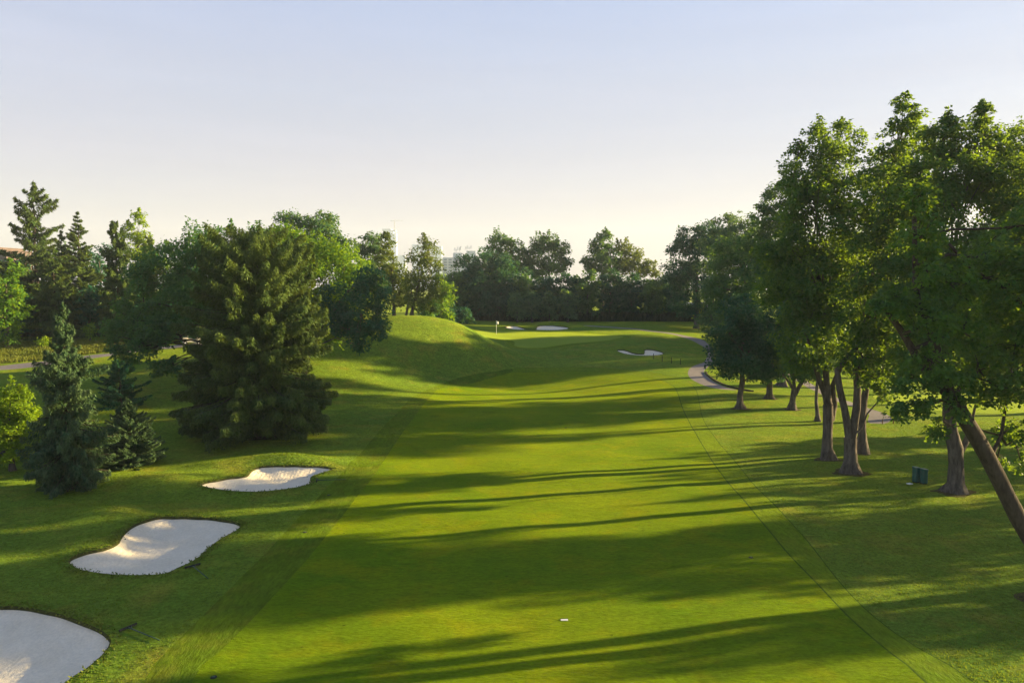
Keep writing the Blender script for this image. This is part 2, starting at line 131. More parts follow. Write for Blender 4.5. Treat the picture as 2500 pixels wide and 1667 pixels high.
STEMS = {'R5': [[(22.11, 50.4, -0.04, 0.405), (22.04, 50.4, 0.79, 0.33), (22.03, 50.4, 1.9, 0.315), (22.05, 50.4, 3.0, 0.33), (21.99, 50.4, 3.88, 0.33)], [(21.99, 50.4, 3.88, 0.3), (21.78, 50.4, 4.54, 0.225), (21.31, 50.4, 5.64, 0.18), (20.9, 50.4, 6.84, 0.135), (20.25, 50.4, 9.0, 0.09)], [(21.99, 50.4, 3.66, 0.27), (21.87, 50.4, 5.2, 0.21), (21.73, 50.4, 6.3, 0.18), (21.53, 50.4, 7.39, 0.135), (21.55, 50.4, 10.8, 0.09)], [(22.3, 50.7, 2.73, 0.272), (22.58, 50.8, 3.82, 0.212), (22.52, 51.0, 5.12, 0.152), (23.63, 51.4, 7.1, 0.122)]], 'R6': [[(21.97, 46.8, -0.01, 0.446), (21.99, 46.8, 0.76, 0.39), (21.96, 46.8, 1.59, 0.39), (21.94, 46.8, 2.31, 0.39)], [(21.92, 46.8, 2.11, 0.279), (21.7, 46.8, 3.24, 0.223), (21.47, 46.8, 4.26, 0.209), (21.12, 46.8, 5.48, 0.195), (20.93, 46.8, 6.7, 0.167), (22.59, 46.8, 8.66, 0.125)], [(22.0, 46.8, 2.11, 0.279), (22.16, 46.8, 3.24, 0.237), (22.28, 46.8, 4.26, 0.223), (22.28, 46.8, 5.48, 0.195), (22.14, 46.8, 6.7, 0.167), (23.86, 46.8, 8.38, 0.125)]], 'R7': [[(25.4, 52.4, 0.06, 0.374), (25.42, 52.4, 0.92, 0.281), (25.36, 52.4, 2.65, 0.25), (25.44, 52.4, 3.79, 0.234), (25.57, 52.4, 4.7, 0.218), (26.12, 52.4, 7.0, 0.156)]], 'R8': [[(26.17, 42.3, -0.03, 0.504), (26.15, 42.3, 0.53, 0.39), (26.11, 42.3, 1.66, 0.365), (26.01, 42.3, 2.59, 0.365), (25.74, 42.3, 3.52, 0.327), (25.56, 42.3, 4.45, 0.302), (25.47, 42.3, 5.37, 0.252), (25.04, 42.3, 7.2, 0.176), (25.05, 42.3, 9.99, 0.126)], [(26.28, 42.5, 2.27, 0.253), (26.78, 42.6, 2.9, 0.165), (27.08, 42.7, 3.63, 0.127)]], 'R1': [[(22.2, 70.6, 0.2, 0.42), (22.19, 70.6, 0.78, 0.294), (22.2, 70.6, 1.55, 0.273), (22.4, 70.6, 2.78, 0.252), (22.36, 70.6, 3.99, 0.189)]], 'R2': [[(26.77, 75.6, 0.44, 0.405), (26.79, 75.6, 0.98, 0.292), (26.8, 75.6, 2.29, 0.27), (26.79, 75.6, 3.43, 0.202)]], 'R3': [[(27.23, 70.5, 0.11, 0.336), (27.29, 70.5, 0.95, 0.273), (27.4, 70.5, 2.18, 0.252)], [(27.33, 70.5, 2.18, 0.189), (26.69, 70.5, 3.1, 0.105), (26.3, 70.5, 3.48, 0.084), (26.54, 70.5, 4.0, 0.063)], [(27.4, 70.5, 2.18, 0.189), (27.32, 70.5, 3.41, 0.126), (27.24, 70.5, 4.85, 0.084)], [(27.5, 70.5, 1.57, 0.21), (27.93, 70.5, 2.49, 0.168), (28.51, 70.5, 3.41, 0.147), (29.05, 70.5, 4.85, 0.105)]], 'R4': [[(27.63, 65.3, -0.06, 0.233), (27.57, 65.3, 0.49, 0.175), (27.39, 65.3, 1.77, 0.155), (27.52, 65.3, 4.59, 0.117)]], 'C3': [[(-14.92, 108.0, 7.64, 0.289), (-14.51, 108.0, 9.44, 0.161), (-14.05, 108.0, 11.36, 0.129)], [(-15.84, 109.0, 7.6, 0.227), (-15.49, 109.0, 9.41, 0.13), (-14.82, 108.0, 11.36, 0.096)]], 'R9': [[(20.8, 27.0, -0.1, 0.39), (20.5, 27.05, 0.8, 0.33), (20.25, 27.1, 1.61, 0.318), (19.24, 27.2, 3.26, 0.286), (18.4, 27.3, 4.92, 0.276), (17.57, 27.4, 6.4, 0.266), (16.66, 27.5, 7.8, 0.267)], [(16.66, 27.5, 7.8, 0.211), (16.26, 27.6, 8.87, 0.19), (16.11, 27.7, 9.86, 0.157), (15.45, 27.8, 11.18, 0.124), (15.36, 28.0, 12.83, 0.102), (15.36, 28.2, 14.65, 0.074)], [(16.53, 27.5, 7.97, 0.189), (15.53, 27.5, 9.05, 0.156), (14.74, 27.5, 10.25, 0.122), (14.16, 27.7, 11.18, 0.09)], [(18.18, 27.5, 5.37, 0.089), (18.96, 28.0, 6.28, 0.057), (19.28, 28.3, 7.42, 0.046)]], 'R10': [[(28.6, 30.5, -0.1, 0.5), (28.5, 30.5, 1.2, 0.36), (28.3, 30.5, 5, 0.32), (27.8, 30.5, 9.0, 0.3)], [(27.8, 30.5, 9.0, 0.26), (24.5, 30, 11.0, 0.2), (20.63, 29.5, 11.27, 0.143), (19.68, 29.5, 12.0, 0.107), (18.34, 29.0, 12.58, 0.082), (17.21, 29.0, 13.71, 0.053)]]}
# ------------------------------------------------ helpers
def tag(o, label=None, cat=None, group=None, kind=None):
    if label: o['label'] = label
    if cat: o['category'] = cat
    if group: o['group'] = group
    if kind: o['kind'] = kind
    return o
def link(name, me, parent=None):
    o = bpy.data.objects.new(name, me); C.objects.link(o)
    if parent is not None: o.parent = parent
    return o
def empty(name, loc, rz=0, label=None, cat=None, group=None):
    o = bpy.data.objects.new(name, None); C.objects.link(o); o.location = loc; o.rotation_euler = (0, 0, rz)
    o.empty_display_size = .3
    return tag(o, label, cat, group)
def mesh_np(name, V, loops, starts, totals, mat, smooth=False, tint=None):
    me = bpy.data.meshes.new(name)
    me.vertices.add(len(V)); me.vertices.foreach_set('co', np.ascontiguousarray(V, np.float32).ravel())
    me.loops.add(len(loops)); me.loops.foreach_set('vertex_index', np.asarray(loops, np.int32))
    me.polygons.add(len(starts)); me.polygons.foreach_set('loop_start', np.asarray(starts, np.int32))
    me.polygons.foreach_set('loop_total', np.asarray(totals, np.int32))
    me.polygons.foreach_set('use_smooth', np.full(len(starts), smooth, bool))
    if tint is not None:
        a = me.attributes.new('tint', 'FLOAT', 'FACE'); a.data.foreach_set('value', np.asarray(tint, np.float32))
    me.update(calc_edges=True)
    if mat: me.materials.append(mat)
    return me
def quads_np(name, V, mat, tint=None):            # V: (N,4,3)
    n = len(V)
    return mesh_np(name, V.reshape(-1, 3), np.arange(n*4), np.arange(n)*4, np.full(n, 4), mat, False, tint)
def tris_np(name, V, F, mat, smooth=True):
    F = np.asarray(F)
    return mesh_np(name, V, F.ravel(), np.arange(len(F))*3, np.full(len(F), 3), mat, smooth)
def bm_obj(name, bm, mat, parent=None, smooth=False):
    me = bpy.data.meshes.new(name); bm.to_mesh(me); bm.free()
    if mat: me.materials.append(mat)
    if smooth: me.polygons.foreach_set('use_smooth', [True]*len(me.polygons))
    return link(name, me, parent)
def box(bm, x0, x1, y0, y1, z0, z1, bev=0):
    r = bmesh.ops.create_cube(bm, size=1)
    for v in r['verts']:
        v.co = Vector(((x0+x1)/2+v.co.x*(x1-x0), (y0+y1)/2+v.co.y*(y1-y0), (z0+z1)/2+v.co.z*(z1-z0)))
    if bev:
        es = list({e for v in r['verts'] for e in v.link_edges})
        bmesh.ops.bevel(bm, geom=es, offset=bev, segments=2, affect='EDGES')
def cyl(bm, p, q, r0, r1=None, n=12, caps=True):
    r1 = r0 if r1 is None else r1; p = Vector(p); q = Vector(q); d = q-p
    r = bmesh.ops.create_cone(bm, cap_ends=caps, segments=n, radius1=r0, radius2=r1, depth=d.length)
    M = Matrix.Translation((p+q)/2) @ d.to_track_quat('Z', 'Y').to_matrix().to_4x4()
    bmesh.ops.transform(bm, matrix=M, verts=r['verts'])
# ------------------------------------------------ materials
def nodes(m): m.use_nodes = True; return m.node_tree.nodes, m.node_tree.links
def ramp(N, stops):
    r = N.new('ShaderNodeValToRGB'); e = r.color_ramp.elements
    while len(e) < len(stops): e.new(.5)
    for k, (p, c) in enumerate(stops): e[k].position = p; e[k].color = (*c, 1)
    return r
def noise(N, L, vec, scale, detail=4, rough=.55, sx=None):
    n = N.new('ShaderNodeTexNoise'); n.inputs['Scale'].default_value = scale; n.inputs['Detail'].default_value = detail
    n.inputs['Roughness'].default_value = rough
    if sx:
        mp = N.new('ShaderNodeMapping'); mp.inputs['Scale'].default_value = sx[:3]
        if len(sx) > 3: mp.inputs['Rotation'].default_value = (0, 0, sx[3])
        L.new(vec, mp.inputs[0]); vec = mp.outputs[0]
    L.new(vec, n.inputs['Vector']); return n.outputs['Fac']
def simple(name, col, rough=.7, spec=.3, metal=0, var=0, vs=3):
    m = bpy.data.materials.new(name); N, L = nodes(m); b = N['Principled BSDF']
    b.inputs['Base Color'].default_value = (*col, 1); b.inputs['Roughness'].default_value = rough
    b.inputs['Specular IOR Level'].default_value = spec; b.inputs['Metallic'].default_value = metal
    if var:
        tc = N.new('ShaderNodeTexCoord'); f = noise(N, L, tc.outputs['Object'], vs)
        r = ramp(N, [(.3, [c*(1-var) for c in col]), (.7, [min(1, c*(1+var)) for c in col])]); L.new(f, r.inputs[0]); L.new(r.outputs[0], b.inputs['Base Color'])
    return m
def turf(name, a, b_, dry, fine, bump, patch=.06, dryamt=.35, streak=None, fstrength=.5, divots=False):
    """grass: a/b_ patch colours, dry = straw tone, fine = blade noise scale"""
    m = bpy.data.materials.new(name); N, L = nodes(m); b = N['Principled BSDF']
    tc = N.new('ShaderNodeTexCoord'); v = tc.outputs['Object']
    p = noise(N, L, v, patch, 5, .6); r = ramp(N, [(.36, a), (.64, b_)]); L.new(p, r.inputs[0])
    d = noise(N, L, v, patch*5.3, 6, .65); rd = ramp(N, [(.50, (0, 0, 0)), (.74, (dryamt,)*3)]); L.new(d, rd.inputs[0])
    mx = N.new('ShaderNodeMixRGB'); L.new(rd.outputs[0], mx.inputs[0]); L.new(r.outputs[0], mx.inputs[1]); mx.inputs[2].default_value = (*dry, 1)
    f = noise(N, L, v, fine, 5, .75, streak); rf = ramp(N, [(.30, (1-fstrength,)*3), (.52, (1, 1, 1)), (.75, (1+fstrength*.8,)*3)]); L.new(f, rf.inputs[0])
    mu = N.new('ShaderNodeMixRGB'); mu.blend_type = 'MULTIPLY'; mu.inputs[0].default_value = 1; L.new(mx.outputs[0], mu.inputs[1]); L.new(rf.outputs[0], mu.inputs[2])
    f2 = noise(N, L, v, fine*.22, 4, .7, streak); rf2 = ramp(N, [(.3, (1-fstrength*.45,)*3), (.7, (1+fstrength*.35,)*3)]); L.new(f2, rf2.inputs[0])
    mu2 = N.new('ShaderNodeMixRGB'); mu2.blend_type = 'MULTIPLY'; mu2.inputs[0].default_value = 1; L.new(mu.outputs[0], mu2.inputs[1]); L.new(rf2.outputs[0], mu2.inputs[2])
    last = mu2.outputs[0]
    if divots:                      # scattered divots, old pitch marks and clippings
        for sc_, lo, c0 in ((1.9, .715, .30), (5.5, .74, .45), (.33, .66, .82)):
            g = noise(N, L, v, sc_, 3, .6, (1, 1.4, 1)); rg = ramp(N, [(lo, (1, 1, 1)), (lo+.035, (c0,)*3)]); L.new(g, rg.inputs[0])
            m3 = N.new('ShaderNodeMixRGB'); m3.blend_type = 'MULTIPLY'; m3.inputs[0].default_value = 1; L.new(last, m3.inputs[1]); L.new(rg.outputs[0], m3.inputs[2]); last = m3.outputs[0]
    L.new(last, b.inputs['Base Color'])
    b.inputs['Roughness'].default_value = .85; b.inputs['Specular IOR Level'].default_value = .02
    b.inputs['Sheen Weight'].default_value = .1; b.inputs['Sheen Roughness'].default_value = .5; b.inputs['Sheen Tint'].default_value = (.75, .9, .02, 1)
    ad = N.new('ShaderNodeMath'); ad.operation = 'ADD'; L.new(f, ad.inputs[0]); L.new(f2, ad.inputs[1])
    bp = N.new('ShaderNodeBump'); bp.inputs['Strength'].default_value = 1; bp.inputs['Distance'].default_value = bump
    L.new(ad.outputs[0], bp.inputs['Height']); L.new(bp.outputs[0], b.inputs['Normal'])
    return m
def foliage(name, a, b_, trans, tw=.4):
    m = bpy.data.materials.new(name); N, L = nodes(m); b = N['Principled BSDF']; o = N['Material Output']
    at = N.new('ShaderNodeAttribute'); at.attribute_name = 'tint'
    r = ramp(N, [(0, a), (.55, [(x+y)/2 for x, y in zip(a, b_)]), (1, b_)]); L.new(at.outputs['Fac'], r.inputs[0])
    L.new(r.outputs[0], b.inputs['Base Color']); b.inputs['Roughness'].default_value = .55; b.inputs['Specular IOR Level'].default_value = .12
    t = N.new('ShaderNodeBsdfTranslucent')
    rt = ramp(N, [(0, [c*.7 for c in trans]), (1, [c*1.25 for c in trans])]); L.new(at.outputs['Fac'], rt.inputs[0]); L.new(rt.outputs[0], t.inputs[0])
    mx = N.new('ShaderNodeMixShader'); mx.inputs[0].default_value = tw
    L.new(b.outputs[0], mx.inputs[1]); L.new(t.outputs[0], mx.inputs[2]); L.new(mx.outputs[0], o.inputs[0])
    return m
def bark(name, a, b_, bump=.05):
    m = bpy.data.materials.new(name); N, L = nodes(m); b = N['Principled BSDF']; tc = N.new('ShaderNodeTexCoord'); v = tc.outputs['Object']
    f = noise(N, L, v, 5, 6, .7, (1, 1, .22)); r = ramp(N, [(.32, a), (.68, b_)]); L.new(f, r.inputs[0]); L.new(r.outputs[0], b.inputs['Base Color'])
    b.inputs['Roughness'].default_value = .95; b.inputs['Specular IOR Level'].default_value = .1
    bp = N.new('ShaderNodeBump'); bp.inputs['Distance'].default_value = bump; bp.inputs['Strength'].default_value = 1; L.new(f, bp.inputs['Height']); L.new(bp.outputs[0], b.inputs['Normal'])
    return m
M = {}
M['rough'] = turf('rough_grass', (.074, .155, .018), (.125, .195, .020), (.27, .21, .035), 5.5, .085, .07, .6, (1, 1, 1), .60)
M['fairway'] = turf('fairway_grass', (.060, .138, .003), (.136, .192, .003), (.22, .20, .003), 9, .035, .07, .6, (.45, 1, 1), .42, True)
M['first'] = turf('first_cut_grass', (.072, .142, .008), (.118, .180, .009), (.17, .17, .015), 7, .045, .08, .4, (1, .35, 1), .38)
M['strip'] = turf('olive_strip_grass', (.048, .104, .006), (.080, .134, .008), (.16, .15, .02), 6, .06, .09, .6, (1, .30, 1), .5)
M['edge'] = simple('mown_edge', (.042, .085, .005), .95, .05, 0, .3)  # darker grass strip, the shadow of the mowing step put into its colour
M['green'] = turf('green_grass', (.16, .235, .030), (.18, .25, .030), (.19, .25, .03), 14, .004, .05, .2, None, .08)
M['path'] = simple('asphalt_path', (.200, .178, .175), .9, .2, 0, .10, 2.5)
M['soil'] = simple('bunker_lip_soil', (.055, .060, .018), .95, .05, 0, .45, 8)
M['meadow_soil'] = simple('meadow', (.10, .13, .02), .95, .05, 0, .3, 1)
def sandmat():
    m = bpy.data.materials.new('bunker_sand'); N, L = nodes(m); b = N['Principled BSDF']; tc = N.new('ShaderNodeTexCoord'); v = tc.outputs['Object']
    f = noise(N, L, v, .9, 5, .6); r = ramp(N, [(.3, (.80, .70, .52)), (.7, (.90, .80, .62))]); L.new(f, r.inputs[0])
    g = noise(N, L, v, 9, 4, .7); rg = ramp(N, [(.35, (.88,)*3), (.6, (1, 1, 1))]); L.new(g, rg.inputs[0])
    mu = N.new('ShaderNodeMixRGB'); mu.blend_type = 'MULTIPLY'; mu.inputs[0].default_value = 1; L.new(r.outputs[0], mu.inputs[1]); L.new(rg.outputs[0], mu.inputs[2]); L.new(mu.outputs[0], b.inputs['Base Color'])
    b.inputs['Roughness'].default_value = .95; b.inputs['Specular IOR Level'].default_value = .1
    h0 = noise(N, L, v, 7, 4, .7, (1, 1, 1)); wv = N.new('ShaderNodeTexWave'); wv.inputs['Scale'].default_value = 1.3; wv.inputs['Distortion'].default_value = 9; wv.inputs['Detail'].default_value = 2; wv.inputs['Detail Scale'].default_value = .4; L.new(v, wv.inputs['Vector'])
    ad = N.new('ShaderNodeMath'); ad.operation = 'MULTIPLY_ADD'; ad.inputs[1].default_value = .10; L.new(wv.outputs['Fac'], ad.inputs[0]); L.new(h0, ad.inputs[2]); h = ad.outputs[0]
    bp = N.new('ShaderNodeBump'); bp.inputs['Distance'].default_value = .05; L.new(h, bp.inputs['Height']); L.new(bp.outputs[0], b.inputs['Normal'])
    return m
M['sand'] = sandmat()
M['maple'] = foliage('maple_leaves', (.018, .092, .042), (.074, .185, .032), (.23, .34, .012), .42)
M['maple_bright'] = foliage('bright_maple_leaves', (.058, .160, .020), (.120, .240, .020), (.24, .36, .010), .5)
M['dark'] = foliage('dark_leaves', (.016, .080, .052), (.040, .132, .062), (.08, .19, .03), .30)
M['mid'] = foliage('mixed_wood_leaves', (.026, .108, .052), (.070, .185, .048), (.17, .29, .018), .40)
M['grey'] = foliage('grey_green_leaves', (.046, .130, .070), (.095, .205, .090), (.18, .28, .03), .4)
M['yellow'] = foliage('yellow_green_leaves', (.110, .200, .012), (.210, .320, .018), (.38, .50, .008), .5)
M['olive'] = foliage('olive_leaves', (.060, .105, .028), (.120, .180, .038), (.22, .27, .02), .38)
M['spruce'] = foliage('spruce_needles', (.030, .072, .024), (.108, .160, .028), (.15, .18, .01), .2)
M['blue_spruce'] = foliage('blue_spruce_needles', (.030, .078, .036), (.095, .150, .056), (.12, .16, .03), .12)
M['bark'] = bark('grey_bark', (.034, .029, .026), (.165, .142, .122), .09)
M['darkbark'] = bark('dark_bark', (.030, .024, .020), (.085, .068, .055), .05)
M['metal_green'] = simple('green_plastic', (.008, .085, .075), .4, .5, 0, .15, 4)
M['white'] = simple('white_paint', (.8, .8, .78), .5, .4)
M['cream'] = simple('cream_body', (.75, .68, .55), .35, .5)
M['black'] = simple('black_rubber', (.015, .015, .015), .8, .3)
M['dgreen'] = simple('dark_green_paint', (.02, .06, .04), .5, .4)
M['brown'] = simple('brown_wood', (.14, .08, .045), .8, .2)
M['seat'] = simple('seat_vinyl', (.30, .26, .20), .5, .3)
M['orange'] = simple('orange_panel', (.38, .13, .04), .5, .3)
M['plastic'] = simple('clear_windshield', (.25, .3, .3), .2, .5)
# ------------------------------------------------ outlines
def catmull(P, step, closed=True):
    A = np.array(P, float); n = len(A); out = []
    for i in range(n if closed else n-1):
        if closed: p0, p1, p2, p3 = A[(i-1) % n], A[i], A[(i+1) % n], A[(i+2) % n]
        else: p0, p1, p2, p3 = A[max(i-1, 0)], A[i], A[i+1], A[min(i+2, n-1)]
        m = max(1, int(round(np.linalg.norm(p2-p1)/step)))
        for k in range(m):
            t = k/m
            out.append(.5*((2*p1)+(-p0+p2)*t+(2*p0-5*p1+4*p2-p3)*t*t+(-p0+3*p1-3*p2+p3)*t**3))
    if not closed: out.append(A[-1])
    return np.array(out)
def area(P): return .5*np.sum(P[:, 0]*np.roll(P[:, 1], -1)-np.roll(P[:, 0], -1)*P[:, 1])
def offset(P, d):               # outwards for a counter-clockwise loop
    s = 1 if area(P) > 0 else -1
    t = np.roll(P, -1, 0)-np.roll(P, 1, 0); t /= np.linalg.norm(t, axis=1)[:, None]+1e-9
    return P+s*d*np.stack([t[:, 1], -t[:, 0]], 1)
def inside(P, x, y):
    r = np.zeros(len(x), bool); b = (x > P[:, 0].min()) & (x < P[:, 0].max()) & (y > P[:, 1].min()) & (y < P[:, 1].max())
    idx = np.where(b)[0]; xx, yy = x[idx], y[idx]; c = np.zeros(len(idx), bool)
    for i in range(len(P)):
        x0, y0 = P[i-1]; x1, y1 = P[i]
        if y0 == y1: continue
        k = ((y0 > yy) != (y1 > yy)); c ^= k & (xx < (x1-x0)*(yy-y0)/(y1-y0)+x0)
    r[idx] = c; return r
def dist_line(P, x, y):
    d = np.full(len(x), 1e9)
    for i in range(len(P)):
        a, b = P[i-1], P[i]; e = b-a; l = e@e+1e-12
        t = np.clip(((x-a[0])*e[0]+(y-a[1])*e[1])/l, 0, 1)
        d = np.minimum(d, np.hypot(x-a[0]-t*e[0], y-a[1]-t*e[1]))
    return d
STEP = dict(bunker_near=.25, bunker_mid=.22, bunker_upper=.3, bunker_back=.35, bunker_front=.35, green=.8, fairway=.8, first_cut=.8, path_left=.8, path_right=.6, path_far=.8, far_fairway=1.5)
LOOP = {k: catmull(v, STEP[k]) for k, v in OUT.items()}
LOOP['fairway_in'] = offset(LOOP['fairway'], -.075)
LOOP['first_in'] = offset(LOOP['first_cut'], -.05)
LOOP['fringe'] = offset(LOOP['green'], 1.3)
def normals_for(me, V):
    e = .15
    nx = -(H(V[:, 0]+e, V[:, 1])-H(V[:, 0]-e, V[:, 1]))/(2*e); ny = -(H(V[:, 0], V[:, 1]+e)-H(V[:, 0], V[:, 1]-e))/(2*e)
    n = np.stack([nx, ny, np.ones(len(V))], 1); n /= np.linalg.norm(n, axis=1)[:, None]
    me.normals_split_custom_set_from_vertices([tuple(v) for v in n])
# ------------------------------------------------ the ground: one triangulation cut into the mown areas
rng = np.random.default_rng(5)
def jitgrid(x0, x1, y0, y1, s, j=.15):
    X, Y = np.meshgrid(np.arange(x0, x1+1e-6, s), np.arange(y0, y1+1e-6, s)); P = np.stack([X.ravel(), Y.ravel()], 1)
    return P+rng.uniform(-j*s, j*s, P.shape)
pts = [jitgrid(-46, 40, 14, 62, .6), jitgrid(-72, 50, 62.7, 112, .9)]
m2 = jitgrid(-72, 66, 112.8, 160, 1.6); pts.append(m2)
a = jitgrid(-110, 110, 2, 165, 3.5)
k = ~(((a[:, 0] > -47.5) & (a[:, 0] < 41.5) & (a[:, 1] > 13) & (a[:, 1] < 62.5)) | ((a[:, 0] > -73) & (a[:, 0] < 51) & (a[:, 1] > 61.5) & (a[:, 1] < 112.6)) | ((a[:, 0] > -73.5) & (a[:, 0] < 67.5) & (a[:, 1] > 112) & (a[:, 1] < 161.5)))
pts.append(a[k])
b_ = jitgrid(-1900, 1900, -240, 2600, 45); k = ~((abs(b_[:, 0]) < 125) & (b_[:, 1] > -10) & (b_[:, 1] < 185)); pts.append(b_[k])
c_ = jitgrid(-122, 122, -8, 183, 14); k = ~((abs(c_[:, 0]) < 113) & (c_[:, 1] > 0) & (c_[:, 1] < 168)); pts.append(c_[k])
P = np.concatenate(pts)
names = ['bunker_near', 'bunker_mid', 'bunker_upper', 'bunker_back', 'bunker_front', 'green', 'fringe', 'fairway', 'fairway_in', 'first_cut', 'first_in', 'path_left', 'path_right', 'path_far', 'far_fairway']
keep = np.ones(len(P), bool)
for nme in names:
    L_ = LOOP[nme]; mg = .28 if nme.startswith('bunker') else .16
    bb = (P[:, 0] > L_[:, 0].min()-1) & (P[:, 0] < L_[:, 0].max()+1) & (P[:, 1] > L_[:, 1].min()-1) & (P[:, 1] < L_[:, 1].max()+1)
    ii = np.where(bb)[0]; keep[ii[dist_line(L_, P[ii, 0], P[ii, 1]) < mg]] = False
P = P[keep]
verts = [Vector((float(x), float(y))) for x, y in P]; edges = []
for nme in names:
    s = len(verts); L_ = LOOP[nme]; verts += [Vector((float(x), float(y))) for x, y in L_]
    edges += [(s+i, s+(i+1) % len(L_)) for i in range(len(L_))]
rv, re_, rf, *_ = delaunay_2d_cdt(verts, edges, [], 0, 1e-5, False)
GV = np.array([tuple(v) for v in rv]); GF = np.array([tuple(f) for f in rf])
GZ = H(GV[:, 0], GV[:, 1]); GV3 = np.column_stack([GV, GZ])
cen = GV[GF].mean(1); reg = np.zeros(len(GF), int)         # 0 = rough
ins = {n: inside(LOOP[n], cen[:, 0], cen[:, 1]) for n in names}
reg[ins['far_fairway']] = 8
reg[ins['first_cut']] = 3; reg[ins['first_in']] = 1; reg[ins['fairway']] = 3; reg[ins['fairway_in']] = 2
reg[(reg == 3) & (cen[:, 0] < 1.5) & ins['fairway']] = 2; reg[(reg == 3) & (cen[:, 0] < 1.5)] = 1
reg[(reg == 1) & (cen[:, 0] < 0)] = 10
reg[ins['fringe']] = 4; reg[ins['green']] = 5
reg[ins['path_left']] = 6; reg[ins['path_right']] = 7; reg[ins['path_far']] = 9
for i, n in enumerate(names[:5]): reg[ins[n]] = 20+i
tri_area = abs(np.cross(GV[GF[:, 1]]-GV[GF[:, 0]], GV[GF[:, 2]]-GV[GF[:, 0]]))
def region(name, code, mat, label=None, dz=0, custom=True):
    f = GF[(reg == code) & (tri_area > 1e-8)]; u, inv = np.unique(f.ravel(), return_inverse=True); V = GV3[u].copy(); V[:, 2] += dz
    me = tris_np(name, V, inv.reshape(-1, 3), mat)
    if custom: normals_for(me, V)
    o = link(name, me); o['kind'] = 'structure'
    if label: o['label'] = label
    return o
region('ground', 0, M['rough'], 'rough grass covering the slopes and verges around the fairway')
region('first_cut', 1, M['first'], 'darker strip of first cut grass bordering the fairway')
region('rough_strip', 10, M['strip'], 'darker olive strip of longer grass along the left of the fairway')
region('fairway', 2, M['fairway'], 'smooth bright green fairway running to the green')
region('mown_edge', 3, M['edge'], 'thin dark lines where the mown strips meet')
region('green_fringe', 4, M['first'], 'darker fringe of grass around the putting green')
region('putting_green', 5, M['green'], 'closely mown pale putting green with the flagstick')
region('cart_path', 6, M['path'], 'grey cart path crossing the slope on the left')
region('cart_path', 7, M['path'], 'grey cart path curving in below the trees right of the green')
region('far_fairway', 8, M['green'], 'pale mown grass glimpsed behind the right hand trees')
region('cart_path', 9, M['path'], 'grey cart path ending at short stakes behind the right hand trunks')
# path edging: dark timber kerb on the inner side of the right path
def kerb(P2, name, parent=None):
    P2 = np.array(P2); t = np.gradient(P2, axis=0); t /= np.linalg.norm(t, axis=1)[:, None]; nrm = np.stack([t[:, 1], -t[:, 0]], 1)
    z = H(P2[:, 0], P2[:, 1]); A = P2; B = P2+nrm*.16; V = []
    for zz, Q in ((-.1, A), (.13, A), (.13, B), (-.1, B)): V.append(np.column_stack([Q, z+zz]))
    n = len(P2); V = np.concatenate(V); F = []
    for i in range(n-1):
        for a_, b2 in ((0, 1), (1, 2), (2, 3)): F += [(a_*n+i, b2*n+i, b2*n+i+1), (a_*n+i, b2*n+i+1, a_*n+i+1)]
    o = link(name, tris_np(name, V, F, M['darkbark'], False)); return o
tag(kerb(catmull([(26.3, 79.2), (24.6, 81.2), (23.75, 84.3), (23.7, 87.9), (24.1, 90.8)], .4, False), 'path_kerb'), 'low dark kerb on the inside bend of the cart path', 'kerb')
